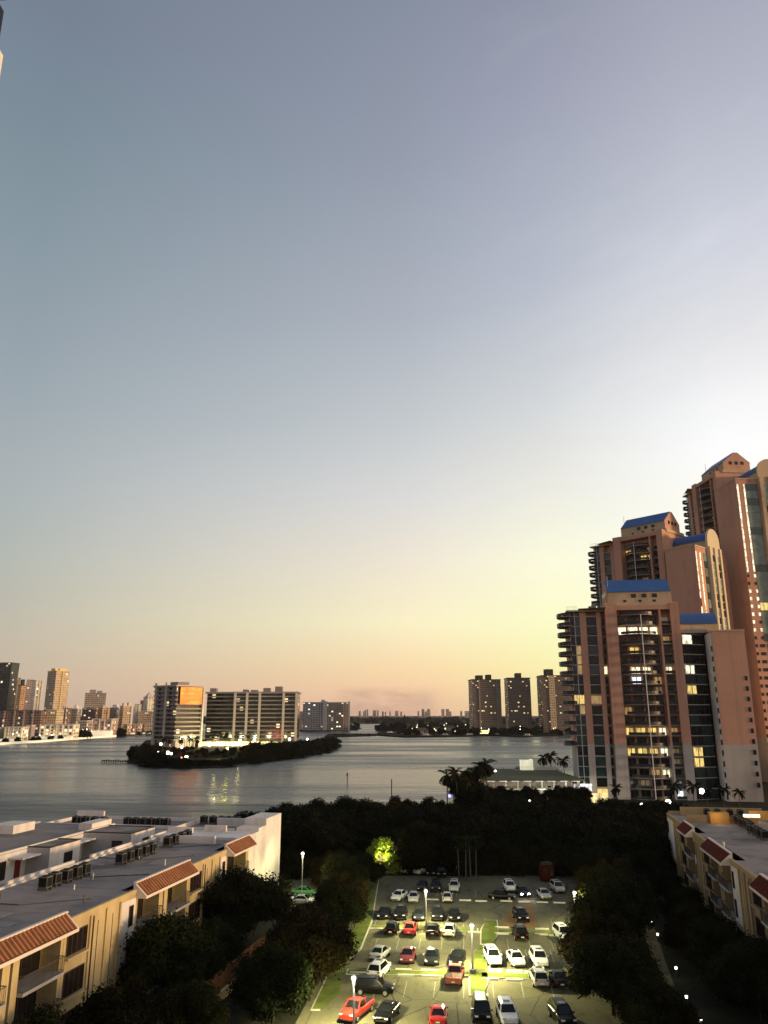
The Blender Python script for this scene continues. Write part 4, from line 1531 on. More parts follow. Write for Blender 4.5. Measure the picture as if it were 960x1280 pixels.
L_white = lit_mat('lit_room_white', (1, .90, .60), 1.25, vscale=1.2, var=1.1)
L_yel = lit_mat('lit_room_yellow', (1, .70, .20), .85, vscale=1.1, var=.9)
L_dim = lit_mat('lit_room_dim', (1, .60, .22), .35, vscale=.9)
L_dim2 = lit_mat('lit_room_faint', (1, .72, .38), .12, vscale=.9)
L_cold = lit_mat('lit_room_cold', (.75, .88, 1), 2.2, vscale=.9)
WM = {}


class Wins:
    """windows of one building: the first hundred are parts of their own, the rest one part"""

    def __init__(self, par, cap=100):
        self.par, self.n, self.cap = par, 0, cap
        self.rest = MB()
        self.mats = []

    def add(self, p, ang, w, h, mat, nm=1):
        key = (round(w, 2), round(h, 2), nm)
        if self.n < self.cap:
            if key not in WM:
                mb = MB()
                mb.box(-w / 2, w / 2, -.10, .05, 0, h)
                for i in range(nm):
                    x = -w / 2 + w * (i + 1) / (nm + 1)
                    mb.box(x - .11, x + .11, -.16, -.1, 0, h, 1)
                mb.box(-w / 2, w / 2, -.16, -.1, h - .22, h, 1)
                mb.box(-w / 2, -w / 2 + .14, -.16, -.1, 0, h - .22, 1)
                mb.box(w / 2 - .14, w / 2, -.16, -.1, 0, h - .22, 1)
                o = mb.build('window', [m_dglass, m_brail])
                o.material_slots[0].link = 'OBJECT'
                WM[key] = o.data
                bpy.data.objects.remove(o)
            o = bpy.data.objects.new('window', WM[key])
            COL.objects.link(o)
            o.parent = self.par
            o.location = p
            o.rotation_euler = (0, 0, ang)
            o.material_slots[0].link = 'OBJECT'
            o.material_slots[0].material = mat
        else:
            if mat not in self.mats:
                self.mats.append(mat)
            Mx = Matrix.Translation(p) @ Matrix.Rotation(ang, 4, 'Z')
            self.rest.box(-w / 2, w / 2, -.10, .05, 0, h, self.mats.index(mat), Mx)
        self.n += 1

    def done(self):
        if self.rest.v:
            o = self.rest.build('windows', self.mats, self.par)
            o['kind'] = 'stuff'


def tower(label, O, a, H, slab=(19.0, 28.5), bay=True, zmin=0.0, lit={}, bx1=24, seed=1, endfac=False, endx=None, crown_y=(4, 16), tan_end=None, leftw=True, group='pink towers with blue roofs'):
    rr = random.Random(seed)
    t = thing('apartment_tower', label, 'tower', (O[0], O[1], 0), R(-a), group)
    Gz = 15.6
    Hs = H - 8.6
    FH = 3.0
    nf = int(H / FH)
    wn = Wins(t)
    pk = lambda mb: mb.build('wall', m_pink, t)
    gy = lambda mb: mb.build('base_wall', m_pinkg, t)
    pk(MB().box(-8, 8, 2.6, 22, Gz, H))
    gy(MB().box(-8, 8, 2.6, 22, 0, Gz))
    for x0, x1 in ((-11.5, -8), (8, 10.6)):
        MB().box(x0, x1, -.4, 22, Gz, H + .6).build('pillar', m_pink, t)
        MB().box(x0 + .02, x1 - .02, -.38, 22, 0, Gz).build('pillar_base', m_pinkg, t)
    MB().box(4.6, 5.2, -.2, 2.6, Gz, H - 1).build('pier', m_pink, t)
    MB().box(4.6, 5.2, -.2, 2.6, 0, Gz).build('pier', m_pinkg, t)
    MB().tube([(-1.2, -1.95, 0), (-1.2, -1.95, H - 3)], .16, 6).build('divider', m_white2, t)
    MB().box(-8, 8, -.3, 2.6, H - 1.4, H).build('bay_head', m_pink, t)

    def pick(part, f, p):
        m = lit.get((part, f))
        if m is not None:
            if isinstance(m, tuple):
                return m[0] if rr.random() < m[1] else m_dglass
            return m
        return m_dglass if rr.random() > p else rr.choice((L_yel, L_dim, L_dim, L_dim, L_dim2, L_dim2, L_cold, L_dim))
    arc = []
    for i in range(13):
        x = -8 + 12.6 * i / 12
        arc.append((x, 2.55 - 4.3 * math.sin(PI * i / 12) ** .7))
    f0 = max(0, int(zmin / FH))
    for f in range(f0, nf):
        z = f * FH
        # curved balcony with its railing, and a flat one to the right
        poly = [(x, y) for x, y in arc]
        s = MB().prism(poly, z - .12, z + .1).build('balcony', m_slab, t)
        mb = MB()
        for (xa, ya), (xb, yb) in zip(arc[1:-2], arc[2:-1]):
            A, B = Vector((xa, ya + .08, 0)), Vector((xb, yb + .08, 0))
            mb.add([A + Vector((0, 0, z + .2)), B + Vector((0, 0, z + .2)), B + Vector((0, 0, z + 1.0)), A + Vector((0, 0, z + 1.0)),
                    A + Vector((0, .05, z + .2)), B + Vector((0, .05, z + .2)), B + Vector((0, .05, z + 1.0)), A + Vector((0, .05, z + 1.0))],
                   [(0, 1, 2, 3), (7, 6, 5, 4), (3, 2, 6, 7), (0, 4, 5, 1)])
        mb.build('railing', m_brail, s)
        if f == nf - 1:
            continue
        s = MB().box(5.2, 8, .2, 2.55, z - .1, z + .1).build('balcony', m_slab, t)
        MB().box(5.2, 8, .25, .32, z + .2, z + 1.05).build('railing', m_brail, s)
        for i, (x0, x1) in enumerate(((-7.5, -5.2), (-4.5, -1.7), (-1.0, 1.5), (2.1, 4.3), (5.4, 7.6))):
            wn.add(((x0 + x1) / 2, 2.54, z + .15), 0, x1 - x0, 2.3, pick('c%d' % i if ('c%d' % i, f) in lit else 'c', f, .10))
        if bay and z < Hs - 3:
            ang = math.atan2(3.4, 7.0)
            for i in range(2):
                q = (i + .5) / 2
                wn.add((11.1 + 7.0 * q, 1.6 + 3.4 * q - .06, z + .2), ang, 3.4, 2.65, pick('r%d' % i, f, .03) if ('r%d' % i, f) in lit else (m_teal if rr.random() < .35 else m_dglass))
    if bay:
        MB().prism([(10.6, 1.6), (11.1, 1.6), (18.1, 5.0), (19, 5.0), (19, 20), (10.6, 20)], 0, Hs).build('bay_wall', m_dglass, t)
        mb = MB()
        for f in range(f0, int(Hs / FH) + 1):
            Mx = Matrix.Translation((11.1, 1.6, f * FH)) @ Matrix.Rotation(math.atan2(3.4, 7.0), 4, 'Z')
            mb.box(0, 7.78, -.22, .1, -.1, .1, 0, Mx)
        mb.build('floor_edge', m_white2, t)
        MB().box(10.4, 18.9, 1.4, 14, Hs, Hs + 1.1).build('roof_terrace', m_slab, t)
        railing(t, [(10.6, 1.5), (13, 2.3), (18.6, 4.9)], Hs + 1.1, 1.0, m_white2, .5)
    # left wing, stepping back, with corner balconies
    if leftw:
        Hl = H - 1.6
        pk(MB().box(-22.2, -11.5, 3.2, 20, Gz, Hl))
        gy(MB().box(-22.2, -11.5, 3.2, 20, 0, Gz))
        for x0, x1 in ((-14.1, -12.7), (-19.2, -17.2)):
            MB().box(x0, x1, 1.4, 3.2, Gz, Hl).build('pier', m_pink, t)
            MB().box(x0, x1, 1.42, 3.2, 0, Gz).build('pier', m_pinkg, t)
        for f in range(f0, int(Hl / FH)):
            z = f * FH
            for q_, xl in (('l0', -21.5), ('l1', -19.95)):
                wn.add((xl, 2.1, z + .25), 0, 1.4, 2.6, pick(q_, f, .06) if (q_, f) in lit else (m_teal if rr.random() < .6 else m_dglass), 1)
            wn.add((-15.65, 1.9, z + .3), 0, 3.0, 2.4, pick('m', f, .05) if ('m', f) in lit else (m_teal if rr.random() < .45 else m_dglass), 2)
            wn.add((-12.1, 3.1, z + .3), 0, .9, 2.2, pick('n', f, .06) if ('n', f) in lit else m_dglass, 0)
        MB().box(-22.2, -19.2, 2.2, 3.2, 0, Hl).build('glass_bay', m_teal, t)
        mb = MB()
        for f in range(f0, int(Hl / FH) + 1):
            mb.box(-22.25, -19.2, 1.85, 2.0, f * FH - .08, f * FH + .08)
            mb.box(-17.2, -14.1, 1.65, 1.8, f * FH - .08, f * FH + .08)
        for x in (-22.3, -20.7):
            mb.box(x - .1, x + .1, 1.80, 1.98, 0, Hl)
        mb.build('floor_edge', m_white2, t)
        nb = 0
        for f in range(max(f0, 5), int(Hl / FH) + 1):
            z = f * FH
            pl = [(-22.2, 10), (-25.0, 9), (-25.9, 6), (-25.6, 3), (-24.4, .8), (-22.2, 0.2), (-21.4, 1.7), (-22.2, 3)]
            s = MB().prism(pl, z - .12, z + .12).build('corner_balcony', m_slab, t)
            mb = MB()
            for (xa, ya), (xb, yb) in zip(pl[:6], pl[1:7]):
                A, B = Vector((xa, ya, z + .12)), Vector((xb, yb, z + .12))
                U = Vector((0, 0, 1.0))
                mb.bar(A + U, B + U, .06)
                mb.quad(A + U * .12, B + U * .12, B + U, A + U)
            mb.build('railing', m_brail, s)
        MB().prism([(-23.2, 0.6), (-11.4, 0.6), (-11.4, 20), (-23.2, 20)], Hl, Hl + .5).build('roof', m_tan, t)
        MB().prism([(-18.5, 1), (-11.4, -.6), (-11.4, 12), (-18, 12)], Hl + .5, Hl + .9, poly1=[(-19.5, -.2), (-11.4, -2.4), (-11.4, 12), (-19, 12)]).build('roof_canopy', m_tan, t)
    # slab wing
    x0, x1 = slab
    pk(MB().box(x0, x1, -2, 24, Gz, Hs))
    gy(MB().box(x0 + .02, x1 - .02, -1.98, 24, 0, Gz))
    if bay:
        MB().box(x0 - .5, x0 - .01, -1.9, 4, 0, Hs - .5).build('edge_strip', m_white2, t)
        mb = MB()
        for f in range(0, int(Hs / FH) - 1):
            mb.box(x0 - .53, x0 - .1, -1.96, -1.88, f * FH + .5, f * FH + 2.0)
        mb.build('edge_openings', m_dglass, t)
        for f in range(1, int(Hs / FH) - 4):
            wn.add((x1 - 1.0, -2.0, f * FH + .9), 0, .8, 1.3, m_dglass, 0)
    MB().box(x0 - .15, x1 + .15, -2.15, 24.1, Hs, Hs + .5).build('coping', m_tan, t)
    # barrel roof with arched gable
    bw = 4.6
    cy = 12.2
    MB().box(9.5, bx1, cy - bw, cy + bw, Hs + .5, Hs + 3.4).build('penthouse', m_tan, t)
    pr = [(cy - bw - .3, Hs + 3.4)] + [(cy - (bw + .3) * math.cos(PI * i / 14), Hs + 3.4 + 3.9 * math.sin(PI * i / 14)) for i in range(1, 14)] + [(cy + bw + .3, Hs + 3.4)]
    MB().extr(pr, 'x', 9.2, bx1 - .3).build('barrel_roof', m_blue, t, smooth=False)
    if endfac:
        te = tan_end or m_tan
        e1 = x1
        # the end wall that faces the sunset: pink strip, glass strips and a tan centre under the arch
        pg = [(cy - 5.0, 0), (cy - 5.0, Hs + 3.4)] + [(cy - 5.0 * math.cos(PI * i / 14), Hs + 3.4 + 5.2 * math.sin(PI * i / 14)) for i in range(1, 14)] + [(cy + 5.0, Hs + 3.4), (cy + 5.0, 0)]
        MB().extr(pg, 'x', e1, e1 + .9).build('arched_gable', te, t)
        for ya, yb in ((cy - 4.9, cy - 3.5), (cy - .9, cy + .9), (cy + 3.5, cy + 4.9)):
            MB().box(e1 + .9, e1 + 1.5, ya, yb, 0, Hs + 1).build('fin', te, t)
        for f in range(max(f0, 1), int(Hs / FH)):
            z = f * FH
            hi = z > Hs * .45
            lp = pick('e', f, .02) if ('e', f) in lit else None
            if z < Hs * (.42 if x1 > 26 else .66):
                wn.add((e1 + .02, 1.0, z + .9), PI / 2, 1.9, 1.2, (L_white if hi and rr.random() < .8 else m_dglass), 1)
            for xs_ in (-1.4, 3.2) if z < Hs * .42 else ((-1.4, 1.3) if x1 > 26 else (-1.5, 1.6)):
                wn.add((e1 + .02, xs_, z + (.9 if z < Hs * .66 else .1)), PI / 2, .8 if z < Hs * .66 else .6, 1.2 if z < Hs * .66 else 2.7, (L_white if hi and rr.random() < .85 else m_dglass), 0)
        for f in range(max(f0, 1), int(Hs / FH)):
            z = f * FH
            hi2 = z > Hs * .42 and x1 > 26
            wn.add((e1 + .02, 4.35 if hi2 else 5.5, z + .1), PI / 2, 4.8 if hi2 else 2.4, 2.85, lit.get(('eg', f)) or (m_teal_sky if rr.random() < .75 else m_teal), 1)
            for yc in (cy - 2.2, cy + 2.2):
                wn.add((e1 + .94, yc, z + .2), PI / 2, 2.2, 2.5, lit.get(('ea', f)) or (m_teal_sky if rr.random() < .5 else m_dglass), 1)
        for f in range(max(f0, 1), int(Hs / FH)):
            wn.add((e1 + .02, 18.5, f * FH + .1), PI / 2, 4.0, 2.75, m_teal, 2)
    # crown
    y0, y1 = crown_y
    cm = (y0 + y1) / 2
    MB().box(-11.2, 11, y0 - 1.2, y1 + 1, H, H + 1.3).build('crown_step', m_tan, t)
    MB().box(-9.6, 9.6, y0, y1, H + 1.3, H + 5.0).build('crown', m_tan, t)
    for s_, xx in ((-1, -9.6), (1, 9.6)):
        MB().extr([(y0 + .05, H + 1.3), (y1 - .05, H + 1.3), (y1 - .05, H + 5.0), (cm + 1, H + 9.2), (cm - 1, H + 9.2), (y0 + .05, H + 5.0)], 'x', *sorted((xx, xx + s_ * .25))).build('gable', m_pink, t)
        for k in (-2.6, 0, 2.6):
            wn.add((xx + s_ * .27, cm + k, H + 4.0), s_ * PI / 2, 1.3, 1.4, m_dglass, 0)
    MB().extr([(y0 - .35, H + 4.9), (cm - 1, H + 9.5), (cm + 1, H + 9.5), (y1 + .35, H + 4.9)], 'x', -9.75, 9.75).build('crown_roof', m_blue, t)
    for x in (-3.2, 0, 3.2):
        wn.add((x + 1.5, y0 + .02, H + 3.0), 0, 1.5, 1.2, m_dglass, 0)
    for x in (-4.5, .2, 4.5):
        wn.add((x, y0 + .02, H + 1.6), 0, .9, .7, m_dglass, 0)
    mb = MB()
    mb.tube([(-9.2, y0 + 2, H + 5), (-9.2, y0 + 2, H + 10.4)], .09, 5)
    mb.build('mast', m_white2, t)
    if leftw:
        for k in range(4):
            x, w = rr.uniform(-20, -14), rr.uniform(1.2, 2.6)
            MB().box(x, x + w, 8 + k * 2.6, 10 + k * 2.6, H - 1.1, H + rr.uniform(.6, 1.8)).build('roof_unit', m_slab, t)
        railing(t, [(-23, .9), (-19.8, .9)], H - 1.1, 1.1, m_brail, .3)
    wn.done()
    return t


lit1 = {}
for i in range(4):
    lit1[('c%d' % i, 16)] = L_white
    lit1[('c%d' % i, 12)] = (L_white, .8)
    lit1[('c%d' % i, 6)] = (L_yel, .85) if i < 3 else L_white
    lit1[('c%d' % i, 4)] = (L_yel, .7) if i < 3 else L_white
lit1[('c4', 12)] = L_white
lit1[('c4', 6)] = L_dim
lit1[('c3', 2)] = L_white
lit1[('c2', 2)] = L_dim
lit1[('c3', 11)] = L_dim
lit1[('c1', 11)] = L_cold
for f in (15, 12):
    lit1[('r0', f)] = L_white
lit1[('r0', 10)] = L_yel
lit1[('r0', 4)] = L_yel
lit1[('r0', 3)] = L_yel
lit1[('l0', 9)] = L_yel
lit1[('l1', 9)] = L_yel
lit1[('l1', 8)] = L_dim
lit1[('l1', 14)] = L_dim
lit1[('l1', 13)] = L_dim
lit1[('l1', 12)] = L_dim
lit1[('n', 12)] = L_white
lit1[('m', 9)] = L_dim
lit1[('l0', 0)] = L_yel
lit1[('l1', 0)] = L_yel
lit1[('m', 0)] = L_yel
tower('nearest and lowest pink tower, its curved balcony bay facing the lot', (80.4, 238.5), 8, 57, lit=lit1, seed=4)
lit2 = {('c0', 29): L_yel, ('c2', 28): L_yel}
tower('middle pink tower with a bright cream arched end, half hidden by the nearest one', (102.9, 303.3), 48, 94.5, slab=(11.8, 24.0), bay=False, zmin=39, lit=lit2, bx1=24, seed=9, endfac=True, tan_end=M('cream_gable', (.66, .55, .36), .9, var=.06, vscale=.1))
tower('tallest pink tower at the right edge with a gabled top and teal glass', (141.5, 324.5), 86, 124.5, slab=(11.8, 28.5), bay=False, zmin=0, bx1=28.5, seed=14, endfac=True, lit={('eg', 21): L_yel, ('ea', 23): L_white})

# ------------------------------------------------------------------ garage deck by the water
m_deck = M('deck_roof', (.12, .13, .07), .95, var=.2, vscale=.3, dark=(.1, .1, .06))
m_flu = lit_mat('garage_light', (1, .96, .84), 1.6, var=.3, vscale=.6)
m_gwall = M('garage_wall', (.5, .48, .42), .9, var=.15)
t = thing('parking_garage', 'low flat roofed parking garage glowing inside at the foot of the nearest pink tower', 'garage', (28.5, 232, 0), 0)
MB().box(0, 29, 0, 46, 5.7, 6.1).build('roof', m_deck, t)
MB().box(.4, 28.6, .5, 45.5, 2.8, 3.05).build('deck', m_gwall, t)
for i in range(9):
    for y in (.4, 8):
        MB().box(.3 + i * 3.55, .6 + i * 3.55, y, y + .3, 0, 5.7).build('column', m_gwall, t)
MB().box(.2, 28.8, 15, 15.3, 0, 5.7).build('back_wall', m_gwall, t)
for z in (2.72, 5.6):
    for y in (1.5, 6):
        for i in range(8):
            MB().box(1.2 + i * 3.5, 3.4 + i * 3.5, y, y + .22, z - .1, z).build('ceiling_light', m_flu, t)
for x, z, e in ((4, 2.3, 800), (12, 2.3, 1100), (21, 2.3, 1100), (27, 2.3, 800), (8, 5.2, 500), (18, 5.2, 600), (26, 5.2, 900)):
    l = bpy.data.lights.new('garage_glow', 'POINT')
    l.energy = e
    l.color = (1, .95, .78)
    l.shadow_soft_size = .4
    lo = bpy.data.objects.new('garage_glow', l)
    COL.objects.link(lo)
    lo.parent = t
    lo.location = (x, 4.5, z)
MB().box(25.0, 30.2, -3.0, -2.7, 3.3, 5.2).build('lit_entrance', lit_mat('entrance_glow', (1, .98, .92), 1.3, var=1.6, vscale=.8), t)
MB().box(26, 34, -4.0, -3.7, .3, 2.8).build('lit_entrance', lit_mat('lobby_glow', (1, .78, .35), .8, var=1.4, vscale=.8), t)
railing(t, [(15, 38), (28.5, 38)], 6.1, 1.1, m_white2, .35)
# white kiosk on the roof
t = thing('kiosk', 'small white lit kiosk on the garage roof before the pair of palms', 'kiosk', (48.2, 272, 6.1))
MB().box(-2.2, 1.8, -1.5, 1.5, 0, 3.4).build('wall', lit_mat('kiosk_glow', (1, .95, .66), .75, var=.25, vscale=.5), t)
MB().box(-2.4, .4, -1.7, 1.7, 3.4, 3.7).build('roof', m_white2, t)
MB().box(2.1, 10, -.2, 0, 0, 1.0).build('side_wall', m_white2, t)
for i, (x, y, k_) in enumerate(((3.0, 3.2, 'suv'), (5.6, 3.0, 'sedan'), (9.4, 3.3, 'suv'), (12.4, 3.1, 'sedan'), (16.0, 3.2, 'suv'), (19.2, 3.0, 'hatch'), (23.0, 3.2, 'suv'))):
    o = car(k_, ('black', 'charcoal', 'silver')[i % 3], 480, 1200, random.uniform(-4, 4), 'dim car parked inside the lit garage under the flat roof', 'car', 'cars inside the garage')
    o.location = (28.5 + x, 232 + y, 3.06 if i % 2 else .02)
# garden lamps round the garage
m_glob = lit_mat('garden_globe', (1, .96, .86), 9, var=0)
m_globb = lit_mat('blue_globe', (.12, .10, 1), 9, var=0)
for i, (u, v, y, la, mt) in enumerate(((562, 995, 213, 'small blue lamp at the feet of the coconut palms', m_globb), (539, 1007, 205, 'tiny blue lamp near the water left of the palms', m_globb),
                                       (609, 966, 262, 'white lamp at the left end of the garage roof edge', m_glob), (619, 964, 264, 'white lamp second from the left behind the garage roof', m_glob),
                                       (802, 1006, 214, 'white lamp below the balcony bay of the nearest pink tower', m_glob), (835, 1003, 213, 'large white lamp at the foot of the nearest pink tower', m_glob),
                                       (877, 989, 226, 'round white lamp below the pink slab wall behind palms', m_glob), (946, 986, 235, 'white lamp at the right edge below the tallest pink tower', m_glob),
                                       (598, 992, 225, 'bright greenish lamp at the left end of the garage', m_glob), (662, 1002, 216, 'white lamp in the trees in front of the garage', m_glob))):
    p = D(u, v, y)
    t = thing('garden_lamp', la, 'lamp', (p.x, p.y, 0))
    MB().tube([(0, 0, 0), (0, 0, max(.4, p.z - .2))], .05, 6).build('post', m_dark, t)
    s_ = .75 if i in (5, 6) else (.4 if i not in (1,) else .25)
    z = max(.6, p.z)
    MB().tube([(0, 0, z - s_), (0, 0, z - s_ * .6), (0, 0, z), (0, 0, z + s_ * .6), (0, 0, z + s_)], [s_ * .2, s_ * .8, s_, s_ * .8, s_ * .2], 10).build('globe', mt, t, smooth=True)
# ------------------------------------------------------------------ island, condominiums and the far shores
K = cT                                    # x/y per pixel on the horizon row


def X(u, y):
    return (u - 480) / 960 * K * y


def Zv(v, y):
    return D(480, v, y).z


def W2(u, v, z=-.8):
    return tuple(G(u, v, z)[:2])


m_bank = M('bank_soil', (.012, .012, .008), .95, var=.4, vscale=.05, spec=.02)
m_urban = M('far_ground', (.06, .058, .05), .95, var=.4, vscale=.01, spec=.02)
isl_front = [(166, 950), (186, 956), (230, 958.5), (285, 957), (330, 951), (378, 945), (421, 936)]
island = [W2(*p) for p in isl_front] + [(X(425, 640), 640), (X(400, 760), 760), (X(300, 800), 800), (X(185, 780), 780), (X(172, 560), 560)]
tag(MB().prism(island, -3, .3).build('island_ground', m_bank), kind='structure')
left = [W2(-120, 941), W2(-40, 934), W2(0, 930.5), W2(50, 927.5), W2(100, 923.5), W2(145, 920.5), W2(215, 917), (X(215, 1700), 1700), (X(-150, 1700), 1700)]
tag(MB().prism(left, -3, .5).build('left_shore', m_urban), kind='structure')
pen = [W2(468, 919.5), W2(505, 922), W2(560, 921.5), W2(610, 920), W2(650, 921.5), W2(740, 919), (X(760, 2300), 2300), (X(500, 2300), 2300), (X(484, 1500), 1500)]
tag(MB().prism(pen, -3, .5).build('right_shore', m_bank), kind='structure')
mid = [W2(360, 914.5), W2(446, 913), (X(452, 1500), 1500), (X(350, 1500), 1500)]
tag(MB().prism(mid, -3, .5).build('middle_shore', m_bank), kind='structure')
spit = [W2(405, 922), W2(440, 921), W2(470, 920), W2(474, 918), W2(440, 918), W2(410, 918.5)]
tag(MB().prism(spit, -3, .4).build('spit', m_bank), kind='structure')
far = [(-3500, 2300), (4000, 2300), (9000, 16000), (-9000, 16000)]
tag(MB().prism(far, -3, .4).build('far_land', m_bank), kind='structure')

# --- island trees
ITL = 'dark tree in the mass along the near bank of the condominium island'
for kind in ('isl0', 'isl1', 'isl2'):
    TP[kind]['label'] = ITL
k = 0
for (u0, v0), (u1, v1) in zip(isl_front[:-1], isl_front[1:]):
    n = max(2, int((u1 - u0) / 6))
    for i in range(n):
        f = (i + .5) / n
        u, v = u0 + (u1 - u0) * f, v0 + (v1 - v0) * f
        for row in range(3 if u > 300 else 2):
            p = G(u + random.uniform(-2, 2), v, 0)
            dpt = p.y * 1.008 + 5 + row * (26 if u > 300 else 9)
            s = (.74 + .16 * row if u > 312 else (.38 if u > 236 else (.55 if u > 200 else .8))) * random.uniform(.85, 1.15)
            if u < 285 and row and 205 < u:
                s *= .8
            tree('isl%d' % (k % 3), (p.x * dpt / p.y, dpt, 0), s, ITL, 'trees on the island bank')
            k += 1
for i in range(64):
    u = 200 + 116 * (i % 32) / 32 + random.uniform(-3, 3)
    y = random.uniform(462, 575)
    if 244 < u < 312 and y > 555:
        continue
    tree('isl%d' % (i % 3), (X(u, y), y, .2), random.uniform(.24, .40), 'low dark shrub on the island between the bank and the lit terrace', 'shrubs on the island')
for u, y, s in ((172, 470, .9), (180, 500, .95), (188, 480, 1.0), (196, 520, .9)):
    tree('isl1', (X(u, y), y, 0), s, 'dark tree on the left tip of the island by the pier', 'trees on the island tip')
for u, y, s, la in ((206, 500, .95, 'palm farthest left in front of the gold reflecting condominium'), (214, 512, .85, 'palm second from left in front of the gold reflecting condominium'), (229, 505, .9, 'palm below the lit columns of the gold reflecting condominium'),
                    (239, 520, .9, 'palm at the right foot of the gold reflecting condominium'), (247, 515, .85, 'palm at the edge of the lit island terrace'), (268, 590, .9, 'lit palm in front of the terrace lights, left one'),
                    (276, 600, 1.0, 'lit palm in the middle of the terrace lights'), (283, 585, .95, 'lit palm right of the terrace middle'), (297, 610, .9, 'lit palm at the right of the terrace'), (312, 615, .8, 'small palm where the terrace meets the dark trees')):
    tree('palm%d' % random.randrange(3), (X(u, y), y, .3), s * 1.05, la, 'palms on the island')

# --- condominium with the sunset reflection painted in its upper glass
m_cond = M('condo_slab', (.26, .235, .21), .85, var=.1, vscale=.05)
m_condw = M('condo_white', (.50, .45, .40), .85, var=.08, vscale=.05)
m_cglass2 = facade_mat('condo_glass', (.012, .012, .014), (.02, .018, .018), 3.35, 3.0, .1, .08, .05, (1, .75, .4), 1.0, grough=.12)
m_sunset, nt_, b_ = newmat('sunset_tint_glass')  # orange of the reflected sunset put into the glass colour
tc_ = nt_.n('ShaderNodeTexCoord').outputs['Object']
nt_.set(b_.inputs['Base Color'], nt_.ramp(nt_.noise(tc_, .22, 3), [(.3, (.15, .045, .010)), (.7, (.30, .11, .030))]))
b_.inputs['Metallic'].default_value = .9
b_.inputs['Roughness'].default_value = .38
bpn = nt_.n('ShaderNodeBump', inp={'Strength': .25, 'Distance': .1, 'Height': nt_.noise(tc_, .5, 2)})
nt_.links.new(bpn.outputs[0], b_.inputs['Normal'])
C0 = (X(220, 590), 590, .3)
t = thing('condominium', 'condominium block with gold reflecting upper glass at the left end of the island', 'building', C0, R(48.7))
MB().box(0, 21.5, 0, 28.4, 5.5, 44).build('wall', m_cglass2, t)
MB().box(2, 19.5, 2, 26, 0, 5.5).build('lobby', m_condw, t)
for f in range(13):
    z = 5.6 + f * 3.2
    mb = MB()
    x1 = 22.6 if f < 8 or f == 12 else 22.6
    mb.box(-1.5, x1, -1.3 if f < 8 else -.2, 29.5, z - .25, z + .75)
    mb.build('balcony', m_cond, t)
MB().box(-2.2, 23, -1.8, 30, 44.6, 45.5).build('roof', m_condw, t)
MB().box(4, 14, 6, 16, 45.5, 48).build('penthouse', m_cond, t)
for k in range(4):
    MB().box(1.6, 21.2, -1.7, -.22, 31.5 + k * 3.2, 34.3 + k * 3.2).build('sunset_glazing', m_sunset, t)
    MB().box(1.2, 21.5, -1.9, -.25, 34.32 + k * 3.2, 34.68 + k * 3.2).build('glazing_band', m_cond, t)
for y in (12, 26):
    MB().box(-2.4, -1.5, y - .8, y + .8, 0, 47.5).build('pillar', m_condw, t)
MB().box(21.6, 22.9, -2.2, .2, 0, 44).build('pillar', m_condw, t)
for i in range(6):
    MB().box(.5 + i * 4.1, 1.3 + i * 4.1, -1.1, -.4, 0, 5.4).build('column', m_condw, t)
for i in range(4):
    MB().box(-1.2, -.4, 4 + i * 7, 4.9 + i * 7, 0, 5.4).build('column', m_condw, t)

Y2 = 640.0
x0, x1 = X(255, Y2), X(371, Y2)
t = thing('condominium', 'long condominium with white banded balconies and pale pillars on the island', 'building', (x0, Y2, .3))
Wd = x1 - x0
h2 = Zv(866, Y2)
MB().box(0, Wd * .30, 8, 26, 4, h2 - 1).build('wall', m_cglass2, t)
MB().box(Wd * .30, Wd, 2, 22, 4, h2 - 1).build('wall', m_cglass2, t)
MB().box(2, Wd - 2, 6, 20, 0, 4).build('lobby', m_condw, t)
nfl = int((h2 - 5) / 3.3)
for f in range(nfl + 1):
    z = 5 + f * 3.3
    mb = MB()
    cv = [(0, 8)] + [(Wd * .3 * i / 8, 8 - 3.0 * math.sin(PI * i / 8)) for i in range(1, 8)] + [(Wd * .3, 8)]
    mb.prism(cv + [(Wd * .3, 9), (0, 9)], z - .25, z + .7)
    mb.build('balcony', m_cond, t)
    MB().box(Wd * .30 + .01, Wd + .6, .5, 2.0, z - .25, z + .7).build('balcony', m_cond, t)
for u in (293, 308, 324, 354, 370):
    xx = X(u, Y2) - x0
    MB().box(xx - .9, xx + .9, -.6, .48, 0, h2).build('pillar', m_condw, t)
MB().box(-.8, Wd * .3, 4, 26, h2 - .8, h2 + .6).build('roof', m_cond, t)
MB().box(Wd * .3 + .01, Wd + 1, 0, 22, h2 - .8, h2 + .4).build('roof', m_cond, t)
for u0, u1, dz in ((258, 266, 3.2), (300, 306, 2.2), (326, 334, 3.4), (341, 350, 4.6), (310, 318, 1.8)):
    a, b = X(u0, Y2) - x0, X(u1, Y2) - x0
    MB().box(a, b, 8, 15, h2 + .4, h2 + .4 + dz).build('penthouse', m_cond, t)
